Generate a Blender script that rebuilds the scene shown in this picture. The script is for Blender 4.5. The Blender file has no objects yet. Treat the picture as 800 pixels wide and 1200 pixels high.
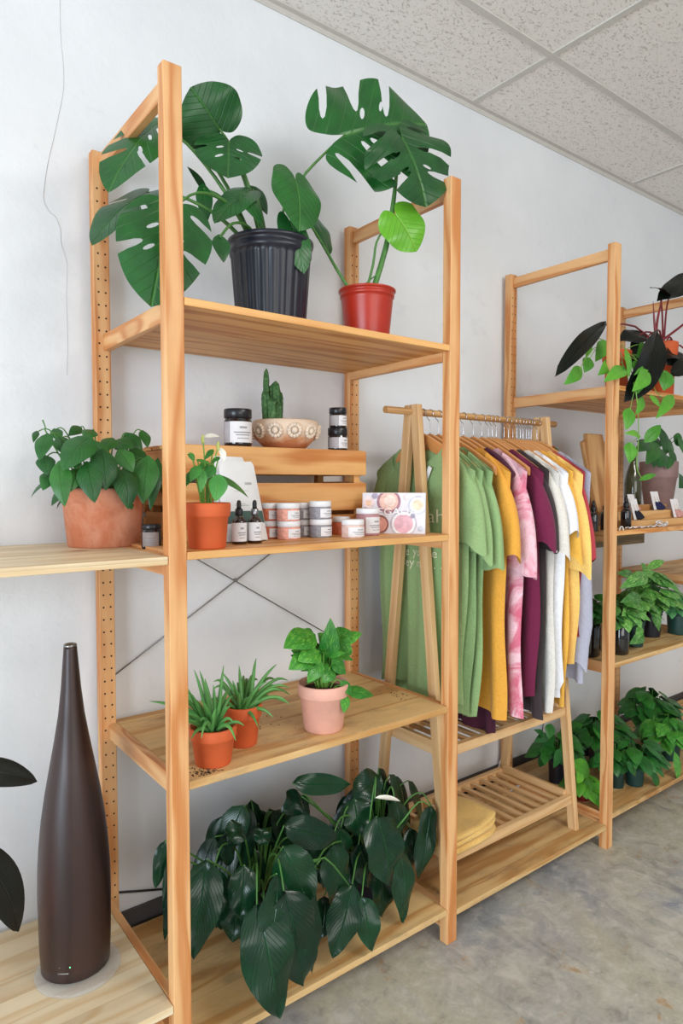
import bpy, bmesh, math, random
from math import sin, cos, pi, radians, sqrt, atan2
from mathutils import Vector, Matrix, noise
from mathutils.geometry import delaunay_2d_cdt

random.seed(11)
V = Vector
S = bpy.context.scene
COL = S.collection

# ---------------------------------------------------------------- camera
FPX = 783.72
CAM = V((-0.5725, -1.3519, 1.3798))
YAW, PITCH, ROLL = 0.6543, -0.0415, -0.0012
cf = V((sin(YAW)*cos(PITCH), cos(YAW)*cos(PITCH), sin(PITCH)))
cr = V((cos(YAW), -sin(YAW), 0))
cu = cr.cross(cf)
cr, cu = cr*cos(ROLL)+cu*sin(ROLL), cu*cos(ROLL)-cr*sin(ROLL)

def at(px, py, x=None, y=None, z=None):
    """point of the place on the plane x=, y= or z= that lies on the sight line of a spot in the photo"""
    d = cf + cr*((px-400)/FPX) + cu*((600-py)/FPX)
    if y is not None: k = (y-CAM.y)/d.y
    elif x is not None: k = (x-CAM.x)/d.x
    else: k = (z-CAM.z)/d.z
    return CAM + d*k

def camera():
    cd = bpy.data.cameras.new('camera'); co = bpy.data.objects.new('camera', cd)
    COL.objects.link(co)
    cd.sensor_fit = 'AUTO'; cd.sensor_width = 36; cd.lens = 36*FPX/1200
    cd.clip_start = 0.02; cd.clip_end = 200
    m = Matrix(((cr.x, cu.x, -cf.x), (cr.y, cu.y, -cf.y), (cr.z, cu.z, -cf.z))).to_4x4()
    m.translation = CAM
    co.matrix_world = m
    S.camera = co
camera()

# ---------------------------------------------------------------- materials
def s2l(c):
    return tuple(((v/255+0.055)/1.055)**2.4 if v/255 > 0.04045 else v/255/12.92 for v in c)+(1,)

class NT:
    def __init__(s, name):
        s.m = bpy.data.materials.new(name); s.m.use_nodes = True
        s.t = s.m.node_tree; s.b = s.t.nodes['Principled BSDF']
    def n(s, typ, **kw):
        nd = s.t.nodes.new(typ)
        for k, v in kw.items():
            if k.startswith('i_'):
                key = k[2:]
                nd.inputs[int(key) if key.isdigit() else key.replace('_', ' ')].default_value = v
            else: setattr(nd, k, v)
        return nd
    def l(s, a, b): s.t.links.new(a, b)
    def math(s, op, a, b=None, c=None, clamp=False):
        nd = s.n('ShaderNodeMath', operation=op, use_clamp=clamp)
        for i, v in enumerate((a, b, c)):
            if v is None: continue
            if isinstance(v, (int, float)): nd.inputs[i].default_value = v
            else: s.l(v, nd.inputs[i])
        return nd.outputs[0]
    def mix(s, fac, a, b, blend='MIX'):
        nd = s.n('ShaderNodeMix', data_type='RGBA', blend_type=blend)
        for sock, v in ((nd.inputs[0], fac), (nd.inputs[6], a), (nd.inputs[7], b)):
            if isinstance(v, (int, float, tuple)): sock.default_value = v
            else: s.l(v, sock)
        return nd.outputs[2]
    def ramp(s, fac, stops):
        nd = s.n('ShaderNodeValToRGB'); e = nd.color_ramp.elements
        while len(e) < len(stops): e.new(0.5)
        for i, (p, c) in enumerate(stops): e[i].position = p; e[i].color = c
        s.l(fac, nd.inputs[0]); return nd.outputs[0]
    def noise(s, vec, scale, detail=3, rough=.55, dist=0):
        nd = s.n('ShaderNodeTexNoise', i_Scale=scale, i_Detail=detail, i_Roughness=rough, i_Distortion=dist)
        if vec is not None: s.l(vec, nd.inputs['Vector'])
        return nd.outputs[0]
    def xyz(s, x, y, z=0.0):
        nd = s.n('ShaderNodeCombineXYZ')
        for i, v in enumerate((x, y, z)):
            if isinstance(v, (int, float)): nd.inputs[i].default_value = v
            else: s.l(v, nd.inputs[i])
        return nd.outputs[0]
    def bump(s, h, strength=.3, dist=.01):
        nd = s.n('ShaderNodeBump', i_Strength=strength, i_Distance=dist)
        s.l(h, nd.inputs['Height']); s.l(nd.outputs[0], s.b.inputs['Normal'])
    def col(s, c):
        if isinstance(c, tuple): s.b.inputs['Base Color'].default_value = c
        else: s.l(c, s.b.inputs['Base Color'])
    def set(s, **kw):
        for k, v in kw.items(): s.b.inputs[k.replace('_', ' ')].default_value = v
        return s

def plain(name, rgb, rough=.5, var=.06, scale=30, bump=0, **kw):
    t = NT(name); c = s2l(rgb)
    o = t.n('ShaderNodeTexCoord').outputs['Object']
    f = t.noise(o, scale, 4)
    d = tuple(max(0, v*(1-var*2)) for v in c[:3])+(1,); e = tuple(min(1, v*(1+var*2)) for v in c[:3])+(1,)
    t.col(t.ramp(f, [(.3, d), (.7, e)])); t.set(Roughness=rough, **kw)
    if bump: t.bump(f, bump, .004)
    return t.m

def wood(name, light, dark, plank=0.0, knots=.5, ring=46, rough=.5, tint=.10, seed=0.0, knotcol=(120, 62, 28), stain=0):
    """pine: UV u runs along the grain in metres, v across it"""
    t = NT(name)
    uv = t.n('ShaderNodeUVMap', uv_map='grain').outputs[0]
    sp = t.n('ShaderNodeSeparateXYZ'); t.l(uv, sp.inputs[0]); u, v = sp.outputs[0], sp.outputs[1]
    if plank:
        pk = t.math('FLOOR', t.math('DIVIDE', v, plank))
        wn = t.n('ShaderNodeTexWhiteNoise', noise_dimensions='1D'); t.l(t.math('ADD', pk, seed), wn.inputs['W'])
        rnd = wn.outputs['Value']
        u = t.math('ADD', u, t.math('MULTIPLY', rnd, 7.3))
    base = t.xyz(t.math('MULTIPLY', u, 1.1), t.math('MULTIPLY', v, 9.0), seed)
    warp = t.noise(base, 1.6, 2, .5)
    # knots
    kv = t.xyz(t.math('MULTIPLY', u, 2.6), t.math('MULTIPLY', v, 11.0), seed+3.1)
    vo = t.n('ShaderNodeTexVoronoi', i_Scale=1.0, i_Randomness=1.0); t.l(kv, vo.inputs['Vector'])
    sc = t.n('ShaderNodeSeparateColor'); t.l(vo.outputs['Color'], sc.inputs[0])
    has = t.math('LESS_THAN', sc.outputs[0], knots*.45)
    kd = vo.outputs['Distance']
    near = t.math('MULTIPLY', has, t.math('SUBTRACT', 1.0, t.math('DIVIDE', kd, .34), clamp=True))
    core = t.math('MULTIPLY', has, t.math('LESS_THAN', t.math('ADD', kd, t.math('MULTIPLY', t.noise(kv, 9, 2), .05)), .105))
    r = t.math('ADD', t.math('MULTIPLY', v, ring), t.math('ADD', t.math('MULTIPLY', warp, 7.0), t.math('MULTIPLY', near, 5.0)))
    rings = t.math('POWER', t.math('ADD', t.math('MULTIPLY', t.math('SINE', t.math('MULTIPLY', r, 2.2)), .5), .5), 2.2)
    fine = t.noise(t.xyz(t.math('MULTIPLY', u, 6), t.math('MULTIPLY', v, 420), seed), 1.0, 2)
    g = t.math('ADD', t.math('MULTIPLY', rings, .72), t.math('MULTIPLY', fine, .42), clamp=True)
    c = t.mix(g, s2l(light), s2l(dark))
    cloud = t.noise(t.xyz(t.math('MULTIPLY', u, 2.0), t.math('MULTIPLY', v, 6), seed+9), 1.5, 3)
    c = t.mix(t.math('MULTIPLY', t.math('SUBTRACT', cloud, .45, clamp=True), 1.3), c, s2l(tuple(x*.93*y for x, y in zip(dark, (1, .95, .86)))))
    c = t.mix(t.math('MULTIPLY', near, .5), c, s2l(tuple((a+b)/2 for a, b in zip(dark, knotcol))))
    c = t.mix(t.math('MULTIPLY', core, .9), c, s2l(knotcol))
    if stain:
        so = t.noise(t.xyz(t.math('MULTIPLY', u, 5), t.math('MULTIPLY', v, 9), seed+2), 1.3, 5, .65)
        c = t.mix(t.math('MULTIPLY', t.ramp(so, [(.52, (0, 0, 0, 1)), (.70, (1, 1, 1, 1))]), stain), c, s2l((148, 122, 92)))
    if plank:
        hs = t.n('ShaderNodeHueSaturation'); t.l(c, hs.inputs['Color'])
        t.l(t.math('ADD', t.math('MULTIPLY', rnd, tint*2), 1-tint), hs.inputs['Value']); c = hs.outputs[0]
        fr = t.math('FRACT', t.math('DIVIDE', v, plank))
        ln = t.math('LESS_THAN', fr, .012)
        c = t.mix(t.math('MULTIPLY', ln, .35), c, s2l(tuple(x*.55 for x in dark)))
    t.col(c); t.set(Roughness=rough)
    t.bump(g, .12, .002)
    return t.m

def leafmat(name, base, vein, dark=None, rough=.38, nv=9, vs=.5, patch=None, back=None, spec=.5, mott=.5):
    """UV: u across (midrib at .5), v along"""
    t = NT(name); dark = dark or tuple(x*.6 for x in base)
    uv = t.n('ShaderNodeUVMap', uv_map='grain').outputs[0]
    sp = t.n('ShaderNodeSeparateXYZ'); t.l(uv, sp.inputs[0]); u, v = sp.outputs[0], sp.outputs[1]
    wl = t.n('ShaderNodeTexWhiteNoise', noise_dimensions='1D'); t.l(t.math('FLOOR', u), wl.inputs['W']); u = t.math('FRACT', u)
    a = t.math('ABSOLUTE', t.math('SUBTRACT', u, .5))
    mid = t.math('SUBTRACT', 1.0, t.math('DIVIDE', a, .022), clamp=True)
    lat = t.math('FRACT', t.math('MULTIPLY', t.math('SUBTRACT', v, t.math('MULTIPLY', a, .9)), nv))
    latv = t.math('SUBTRACT', 1.0, t.math('DIVIDE', t.math('ABSOLUTE', t.math('SUBTRACT', lat, .5)), .07), clamp=True)
    ob = t.n('ShaderNodeTexCoord').outputs['Object']
    n1 = t.noise(ob, 22, 3)
    c = t.mix(t.math('MULTIPLY', t.ramp(n1, [(.35, (0, 0, 0, 1)), (.7, (1, 1, 1, 1))]), mott), s2l(base), s2l(dark))
    if patch:
        pn = t.noise(t.xyz(t.math('MULTIPLY', u, 9), t.math('MULTIPLY', t.math('SUBTRACT', v, a), 5), t.math('MULTIPLY', n1, 2)), 1.6, 3)
        c = t.mix(t.ramp(pn, [(.52, (0, 0, 0, 1)), (.6, (1, 1, 1, 1))]), c, s2l(patch))
    c = t.mix(t.math('MULTIPLY', latv, vs*.35), c, s2l(vein))
    c = t.mix(t.math('MULTIPLY', mid, vs), c, s2l(vein))
    hv = t.n('ShaderNodeHueSaturation'); t.l(c, hv.inputs['Color']); t.l(t.math('ADD', t.math('MULTIPLY', wl.outputs['Value'], .62), .66), hv.inputs['Value']); t.l(t.math('ADD', t.math('MULTIPLY', wl.outputs['Value'], -.02), .51), hv.inputs['Hue']); c = hv.outputs[0]
    if back:
        c = t.mix(t.n('ShaderNodeNewGeometry').outputs['Backfacing'], c, s2l(back))
    t.col(c); t.set(Roughness=rough, Specular_IOR_Level=spec)
    t.bump(t.math('ADD', t.math('MULTIPLY', latv, -.5), t.math('MULTIPLY', mid, -1.0)), .6, .005)
    return t.m

def glassmat(name, rgb, rough=.05, trans=1.0, ior=1.45):
    t = NT(name); t.col(s2l(rgb)); t.set(Roughness=rough, Transmission_Weight=trans, IOR=ior); return t.m

# ---------------------------------------------------------------- mesh builder
class MB:
    def __init__(s): s.v = []; s.f = []; s.uv = []; s.mi = []; s.sm = []
    def face(s, idx, uvs=None, mi=0, smooth=False):
        s.f.append(tuple(idx)); s.uv.append(uvs or [(0, 0)]*len(idx)); s.mi.append(mi); s.sm.append(smooth)
    def box(s, lo, hi, M=None, L=None, mi=0, off=None):
        """box with grain along its longest axis (or axis L); M an optional transform"""
        lo = V(lo); hi = V(hi); sz = hi-lo
        if L is None: L = max(range(3), key=lambda i: sz[i])
        o = off if off is not None else (random.uniform(0, 20), random.uniform(0, 20))
        n = len(s.v)
        P = [V((lo.x if i & 1 == 0 else hi.x, lo.y if i & 2 == 0 else hi.y, lo.z if i & 4 == 0 else hi.z)) for i in range(8)]
        s.v += [(M @ p) if M else p for p in P]
        for ax, q in ((2, (0, 2, 3, 1)), (2, (4, 5, 7, 6)), (1, (0, 1, 5, 4)), (1, (2, 6, 7, 3)), (0, (0, 4, 6, 2)), (0, (1, 3, 7, 5))):
            rest = [i for i in range(3) if i != ax]
            if L in rest: ua = L; va = [i for i in rest if i != L][0]
            else: ua, va = rest
            uvs = []
            for i in q:
                p = P[i]
                if ax == L: uvs.append((o[0]+p[ua]*.12, o[1]+p[va]+.3))
                else: uvs.append((o[0]+p[ua], o[1]+p[va]+(.11*ax)))
            s.face([n+i for i in q], uvs, mi)
    def bar(s, a, b, w, h, up=(0, 0, 1), mi=0):
        """board from a to b, w wide (sideways) and h deep (along up)"""
        a = V(a); b = V(b); d = (b-a); L = d.length; d.normalize()
        x = d.cross(V(up)).normalized(); y = x.cross(d)
        M = Matrix(((x.x, d.x, y.x, a.x), (x.y, d.y, y.y, a.y), (x.z, d.z, y.z, a.z), (0, 0, 0, 1)))
        s.box((-w/2, 0, -h/2), (w/2, L, h/2), M, L=1, mi=mi)
    def lathe(s, prof, c=(0, 0, 0), seg=32, M=None, mi=0, sx=1, sy=1, fn=None, mis=None):
        c = V(c); n = len(s.v); k = len(prof)
        for i in range(seg):
            a = 2*pi*i/seg
            for j, (r, z) in enumerate(prof):
                rr = r if fn is None else fn(r, z, a)
                p = V((rr*cos(a)*sx, rr*sin(a)*sy, z))
                s.v.append(c+((M @ p) if M else p))
        for i in range(seg):
            i2 = (i+1) % seg
            for j in range(k-1):
                q = [n+i*k+j, n+i2*k+j, n+i2*k+j+1, n+i*k+j+1]
                a0, a1 = i/seg, (i+1)/seg
                s.face(q, [(a0, prof[j][1]), (a1, prof[j][1]), (a1, prof[j+1][1]), (a0, prof[j+1][1])], mi if mis is None else mis[j], True)
        for j in (0, k-1):
            if prof[j][0] > 1e-5:
                ids = [n+i*k+j for i in range(seg)]
                if j == 0: ids = ids[::-1]
                s.face(ids, None, mi if mis is None else mis[min(j, k-2)], False)
    def tube(s, pts, r, seg=6, mi=0, smooth=3, cap=True):
        pts = [V(p) for p in pts]
        rr = list(r) if isinstance(r, (list, tuple)) else [r]*len(pts)
        if smooth > 1 and len(pts) > 2:
            q = []; rq = []
            for i in range(len(pts)-1):
                p0 = pts[max(i-1, 0)]; p1 = pts[i]; p2 = pts[i+1]; p3 = pts[min(i+2, len(pts)-1)]
                for k in range(smooth):
                    t = k/smooth
                    q.append(.5*((2*p1)+(p2-p0)*t+(2*p0-5*p1+4*p2-p3)*t*t+(3*p1-p0-3*p2+p3)*t**3))
                    rq.append(rr[i]*(1-t)+rr[i+1]*t)
            q.append(pts[-1]); rq.append(rr[-1]); pts, rr = q, rq
        n = len(s.v); N = len(pts)
        d0 = (pts[1]-pts[0]).normalized()
        ref = V((0, 0, 1)) if abs(d0.z) < .9 else V((1, 0, 0))
        x = d0.cross(ref).normalized(); L = 0
        for i, p in enumerate(pts):
            d = (pts[min(i+1, N-1)]-pts[max(i-1, 0)])
            if d.length < 1e-9: d = d0
            d.normalize(); x = (x-d*x.dot(d))
            x = x.normalized() if x.length > 1e-6 else d.orthogonal().normalized()
            y = d.cross(x)
            for j in range(seg):
                a = 2*pi*j/seg; s.v.append(p+(x*cos(a)+y*sin(a))*rr[i])
        for i in range(N-1):
            l2 = (pts[i+1]-pts[i]).length
            for j in range(seg):
                j2 = (j+1) % seg
                s.face((n+i*seg+j, n+i*seg+j2, n+(i+1)*seg+j2, n+(i+1)*seg+j),
                       [(L, j/seg*.05), (L, (j+1)/seg*.05), (L+l2, (j+1)/seg*.05), (L+l2, j/seg*.05)], mi, True)
            L += l2
        if cap:
            s.face([n+j for j in range(seg)][::-1], None, mi); s.face([n+(N-1)*seg+j for j in range(seg)], None, mi)
    def disc(s, c, nrm, r, seg=8, mi=0, sx=1):
        c = V(c); nrm = V(nrm).normalized(); x = nrm.orthogonal().normalized(); y = nrm.cross(x); n = len(s.v)
        for j in range(seg): a = 2*pi*j/seg; s.v.append(c+x*cos(a)*r+y*sin(a)*r*sx)
        s.face(range(n, n+seg), None, mi)
    def blob(s, c, r, seg=10, rings=6, mi=0, amp=0, sc=5):
        c = V(c); r = V(r) if not isinstance(r, (int, float)) else V((r, r, r)); n = len(s.v)
        for i in range(rings+1):
            th = pi*i/rings
            for j in range(seg):
                a = 2*pi*j/seg; d = V((sin(th)*cos(a), sin(th)*sin(a), cos(th)))
                k = 1+amp*noise.noise(d*sc+c*10)
                s.v.append(c+V((d.x*r.x, d.y*r.y, d.z*r.z))*k)
        for i in range(rings):
            for j in range(seg):
                j2 = (j+1) % seg
                s.face((n+i*seg+j, n+(i+1)*seg+j, n+(i+1)*seg+j2, n+i*seg+j2), None, mi, True)
    def grid(s, fn, nu, nv, mi=0, smooth=True, closed=False):
        n = len(s.v); w = nu if closed else nu+1
        for j in range(nv+1):
            for i in range(w): s.v.append(V(fn(i/nu, j/nv)))
        for j in range(nv):
            for i in range(nu):
                i2 = (i+1) % w if closed else i+1
                s.face((n+j*w+i, n+j*w+i2, n+(j+1)*w+i2, n+(j+1)*w+i),
                       [(i/nu, j/nv), ((i+1)/nu, j/nv), ((i+1)/nu, (j+1)/nv), (i/nu, (j+1)/nv)], mi, smooth)
    def build(s, name, mats, parent=None, bevel=0, solid=0, subsurf=0, shade=None):
        me = bpy.data.meshes.new(name)
        if parent is not None:
            o0 = root_loc(parent)
        else:
            xs = [p[0] for p in s.v]; ys = [p[1] for p in s.v]; zs = [p[2] for p in s.v]
            o0 = V(((min(xs)+max(xs))/2, (min(ys)+max(ys))/2, min(zs)))
        me.from_pydata([tuple(V(p)-o0) for p in s.v], [], s.f)
        ul = me.uv_layers.new(name='grain')
        k = 0; flat = []
        for uvs in s.uv:
            for q in uvs: flat += [q[0], q[1]]
        ul.data.foreach_set('uv', flat)
        if not isinstance(mats, (list, tuple)): mats = [mats]
        for m in mats: me.materials.append(m)
        me.polygons.foreach_set('material_index', s.mi)
        me.polygons.foreach_set('use_smooth', s.sm)
        me.update()
        o = bpy.data.objects.new(name, me); COL.objects.link(o)
        if parent is not None: o.parent = parent
        else: o.location = o0
        if bevel:
            b = o.modifiers.new('bevel', 'BEVEL'); b.width = bevel; b.segments = 2; b.limit_method = 'ANGLE'; b.angle_limit = radians(40)
        if solid:
            b = o.modifiers.new('solidify', 'SOLIDIFY'); b.thickness = solid; b.offset = 0
        if subsurf:
            b = o.modifiers.new('subsurf', 'SUBSURF'); b.levels = subsurf; b.render_levels = subsurf
        return o

def root_loc(o):
    p = V(o.location)
    while o.parent: o = o.parent; p += V(o.location)
    return p

def tag(o, label, cat, group=None, kind=None):
    o['label'] = label; o['category'] = cat
    if group: o['group'] = group
    if kind: o['kind'] = kind
    return o
def thing(name, loc, label, cat, group=None):
    o = bpy.data.objects.new(name, None); o.empty_display_size = .05
    o.location = loc; COL.objects.link(o)
    return tag(o, label, cat, group)
def struct(o):
    o['kind'] = 'structure'; return o
def dup(root, loc, label=None, rotz=0, group=None):
    r = root.copy(); COL.objects.link(r); r.location = loc; r.rotation_euler = (0, 0, rotz)
    if label: r['label'] = label
    if group: r['group'] = group
    for ch in list(root.children):
        c = ch.copy(); COL.objects.link(c); c.parent = r
        for g in list(ch.children):
            d = g.copy(); COL.objects.link(d); d.parent = c
    return r
# ================================================================ materials
PINE = wood('pine', (236, 188, 132), (198, 124, 64), plank=0, knots=.5)
PINE_BOARD = wood('pine_boards', (236, 184, 116), (192, 120, 52), plank=.083, knots=.6, ring=40, seed=4.2)
PINE_TOP = wood('weathered_pine_boards', (230, 196, 138), (190, 138, 76), plank=.12, knots=.6, stain=.55, ring=22, seed=2.7, rough=.6)
PINE_NEW = wood('pale_pine_boards', (232, 216, 184), (214, 184, 140), plank=.07, knots=.5, ring=42, seed=8.1)
BAMBOO = wood('pale_beech', (226, 188, 138), (206, 160, 108), plank=0, knots=0, ring=70, seed=5.5)
CRATE = wood('crate_pine', (234, 182, 116), (188, 112, 48), plank=0, knots=.15, ring=26, seed=6.4)
HANGER = wood('hanger_wood', (226, 168, 108), (202, 136, 76), plank=0, knots=0, ring=60, rough=.35, seed=1.2)
DARK = plain('hole_dark', (46, 26, 14), .9)
STEEL = plain('steel', (150, 150, 152), .3, .02, Metallic=1.0)
BRACE = plain('brace_steel', (132, 132, 130), .45, .03, Metallic=.6)
CHROME = plain('chrome', (200, 200, 205), .15, .02, Metallic=1.0)

P, H, D, W, DP, WALL, CEIL = .86, 2.26, .50, .042, .031, .519, 2.91
XL, XR, YF = -3.4, 5.2, -4.5

# ---------------------------------------------------------------- room
def wallmat():
    t = NT('painted_plaster'); o = t.n('ShaderNodeTexCoord').outputs['Object']
    a = t.noise(o, 1.3, 4, .6); b = t.noise(o, 9, 5, .6); c2 = t.noise(o, 60, 3)
    c = t.mix(t.ramp(a, [(.38, (0, 0, 0, 1)), (.66, (1, 1, 1, 1))]), s2l((226, 228, 231)), s2l((236, 238, 240)))
    c = t.mix(t.math('MULTIPLY', t.ramp(b, [(.62, (0, 0, 0, 1)), (.72, (1, 1, 1, 1))]), .35), c, s2l((216, 216, 220)))
    t.col(c); t.set(Roughness=.45)
    t.bump(t.math('ADD', t.math('MULTIPLY', b, 1.0), t.math('MULTIPLY', c2, .12)), .25, .012)
    return t.m
WALLM = wallmat()
m = MB(); m.box((XL, WALL, -.02), (XR, WALL+.12, CEIL+.1)); wall = struct(m.build('wall_back', WALLM))
m = MB()
pts = [(69, -40), (71, 40), (74, 75), (74, 105), (68, 140), (62, 165), (55, 195), (51, 222), (52, 236), (58, 248), (65, 254), (70, 268), (71, 284), (76, 298), (78, 312), (77, 345), (79, 400), (78, 440)]
q = [at(x+random.uniform(-.7, .7), y, y=WALL-.0004) for x, y in pts]
m.tube(q, [.0007]*5+[.0010]*8+[.0005]*5, 5, smooth=4)
m.build('plaster_crack', plain('crack_grey', (198, 196, 198), .9), wall)

def floormat():
    t = NT('worn_concrete'); o = t.n('ShaderNodeTexCoord').outputs['Object']
    a = t.noise(o, 1.1, 6, .62, .6); b = t.noise(o, 4.5, 6, .65, .4); g = t.noise(o, 90, 4, .7)
    c = t.ramp(a, [(.34, s2l((132, 140, 156))), (.45, s2l((176, 174, 168))), (.56, s2l((188, 182, 160))), (.68, s2l((150, 154, 164)))])
    c = t.mix(t.math('MULTIPLY', t.ramp(b, [(.50, (0, 0, 0, 1)), (.60, (1, 1, 1, 1))]), .7), c, s2l((196, 192, 178)))
    mp = t.n('ShaderNodeMapping'); mp.inputs['Rotation'].default_value = (0, 0, .08); mp.inputs['Scale'].default_value = (7.0, 1.0, 1)
    t.l(o, mp.inputs[0]); st = t.noise(mp.outputs[0], 1.6, 5, .6, .3)
    c = t.mix(t.math('MULTIPLY', t.ramp(st, [(.58, (0, 0, 0, 1)), (.68, (1, 1, 1, 1))]), .45), c, s2l((112, 114, 116)))
    oc = t.noise(o, 6.3, 5, .7, 1.0)
    c = t.mix(t.math('MULTIPLY', t.ramp(oc, [(.60, (0, 0, 0, 1)), (.68, (1, 1, 1, 1))]), .7), c, s2l((178, 136, 78)))
    vo = t.n('ShaderNodeTexVoronoi', feature='DISTANCE_TO_EDGE', i_Scale=1.15)
    wv = t.n('ShaderNodeVectorMath', operation='ADD'); t.l(o, wv.inputs[0])
    wn = t.n('ShaderNodeTexNoise', i_Scale=3.0, i_Detail=5.0); t.l(o, wn.inputs['Vector'])
    ws = t.n('ShaderNodeVectorMath', operation='SCALE'); ws.inputs['Scale'].default_value = .28; t.l(wn.outputs['Color'], ws.inputs[0]); t.l(ws.outputs[0], wv.inputs[1])
    t.l(wv.outputs[0], vo.inputs['Vector'])
    crk = t.math('MULTIPLY', t.math('LESS_THAN', vo.outputs['Distance'], .005), t.math('GREATER_THAN', b, .5))
    c = t.mix(t.math('MULTIPLY', crk, .25), c, s2l((96, 94, 92)))
    c = t.mix(t.math('MULTIPLY', t.ramp(g, [(.35, (0, 0, 0, 1)), (.75, (1, 1, 1, 1))]), .25), c, s2l((120, 118, 114)))
    f1 = t.noise(o, 15, 8, .7, .5); c = t.mix(t.math('MULTIPLY', t.ramp(f1, [(.50, (0, 0, 0, 1)), (.64, (1, 1, 1, 1))]), .6), c, s2l((206, 202, 192)))
    c = t.mix(t.math('MULTIPLY', t.ramp(f1, [(.34, (1, 1, 1, 1)), (.46, (0, 0, 0, 1))]), .5), c, s2l((126, 122, 114)))
    sp = t.noise(o, 55, 4, .7); c = t.mix(t.math('MULTIPLY', t.ramp(sp, [(.66, (0, 0, 0, 1)), (.72, (1, 1, 1, 1))]), .6), c, s2l((216, 212, 204)))
    t.col(c); t.l(t.ramp(b, [(.3, (.38,)*3+(1,)), (.7, (.62,)*3+(1,))]), t.b.inputs['Roughness'])
    t.bump(t.math('ADD', b, t.math('MULTIPLY', g, .25)), .3, .006)
    return t.m
m = MB(); m.box((XL, YF, -.1), (XR, WALL+.12, 0)); struct(m.build('floor', floormat()))

def ceilmat():
    t = NT('mineral_fibre_tile'); o = t.n('ShaderNodeTexCoord').outputs['Object']
    mp = t.n('ShaderNodeMapping'); mp.inputs['Scale'].default_value = (60, 105, 60); mp.inputs['Rotation'].default_value = (0, 0, .25); t.l(o, mp.inputs[0])
    n1 = t.noise(mp.outputs[0], 1.0, 2, .5, 1.4)
    pits = t.ramp(n1, [(.34, (0, 0, 0, 1)), (.42, (1, 1, 1, 1))])
    n2 = t.noise(o, 240, 2)
    c = t.mix(pits, s2l((206, 197, 187)), s2l((242, 237, 230)))
    c = t.mix(t.math('MULTIPLY', t.ramp(n2, [(.25, (1, 1, 1, 1)), (.4, (0, 0, 0, 1))]), .4), c, s2l((196, 188, 178)))
    t.col(c); t.set(Roughness=.95); t.bump(pits, .6, .004)
    return t.m
ceil = None
m = MB(); m.box((XL, YF, CEIL+.002), (XR, WALL, CEIL+.08)); ceil = struct(m.build('ceiling', ceilmat()))
GRID = plain('grid_cream', (206, 202, 194), .6, .02)
m = MB()
for k in range(-7, 2):
    y = .138+.61*k
    if y < WALL: m.box((XL, y-.012, CEIL-.004), (XR, y+.012, CEIL+.004))
for k in range(-4, 4):
    x = 1.52+1.2*k; m.box((x-.012, YF, CEIL-.0035), (x+.012, WALL, CEIL+.004))
m.box((XL, WALL-.022, CEIL-.004), (XR, WALL-.0005, CEIL+.004))
m.box((XL, WALL-.004, CEIL-.022), (XR, WALL-.0005, CEIL+.004))
struct(m.build('trim_1', GRID))
m = MB(); m.box((XL, WALL-.007, 0.0), (XR, WALL-.0005, .155))
struct(m.build('baseboard_back', plain('rubber_cove', (72, 68, 68), .6, .05), bevel=.003))

# ---------------------------------------------------------------- shelving unit
FLAB = {-1: 'pine shelving ladder at the far left of the run', 0: 'tall pine shelving ladder at left, its front post before the terracotta anthurium', 1: 'pine shelving ladder between the potted plants and the clothes rack',
        2: 'pine shelving ladder at the right end of the clothes rack', 3: 'pine shelving ladder behind the burgundy-leaved plant at right', 4: 'pine shelving ladder at the far right of the run'}
for k in range(-1, 5):
    x0 = k*P
    fo = thing('shelving_ladder', (x0+W/2, D/2, 0), FLAB[k], 'shelving ladder', 'upright ladders of the shelving')
    fr = MB(); fr.box((x0+.0145, DP, H-.056), (x0+.033, D-DP, H-.014), L=1)
    fr.build('top_rail', PINE, fo, bevel=.002)
    for y0 in (0, D-DP):
        p = MB(); p.box((x0, y0, 0), (x0+W, y0+DP, H), L=2)
        if y0 > 0:
            for i in range(62):
                z = .10+i*.0338
                if z > H-.02: break
                for hx in (.0115, .0305): p.disc((x0+hx, y0-.0004, z), (0, -1, 0), .0027, 8, 1)
        p.build('post', [PINE, DARK], fo, bevel=.0022)
    r = MB(); r.box((x0+.0145, DP, .03), (x0+.033, D-DP, .072), L=1); r.build('bottom_rail', PINE, fo, bevel=.002)

def shelf(k, z, label, mat=PINE_BOARD, th=.018, fy=0.0):
    x0 = k*P; o = thing('shelf_board', (x0+P/2+W/2, D/2, z-.043), label, 'shelf', 'shelf boards')
    b = MB(); b.box((x0+W+.0006, fy, z-th), (x0+P-.0006, D-.002, z), L=0)
    b.build('board', mat, o, bevel=.0022)
    for xa, xb in ((x0+W/2+.0008, x0+W-.0002), (x0+P+.0002, x0+P+W/2-.0008)):
        c = MB(); c.box((xa, DP+.001, z-.043), (xb, D-DP-.001, z), L=1); c.build('batten', PINE, o, bevel=.0015)
    return o
Z_TOP, Z_MID, Z_LOW, Z_BOT, Z_BOT1 = 1.781, 1.233, .724, .110, .095
shelf(0, Z_TOP, 'top pine board carrying the two monstera pots')
shelf(0, Z_MID, 'pine board with the wooden crate, jars and dropper bottles')
shelf(0, Z_LOW, 'weathered pine board with the aloe pots and the pink pothos pot', PINE_TOP)
shelf(0, Z_BOT, 'bottom pine board under the peace lilies', PINE_TOP)
shelf(1, Z_BOT1, 'bottom pine board the clothes rack stands on', PINE_TOP)
Z2_TOP, Z2_MID, Z2_LOW, Z2_BOT = 1.745, 1.204, .705, .125
shelf(2, Z2_TOP, 'upper right pine board holding the burgundy-leaved plant')
shelf(2, Z2_MID, 'right pine board with the earring display and dark dropper bottles')
shelf(2, Z2_LOW, 'right pine board with the syngonium pots', PINE_TOP)
shelf(2, Z2_BOT, 'bottom right pine board with the row of green pothos pots', PINE_TOP)
ZL_MID, ZL_BOT = 1.226, .236
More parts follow.
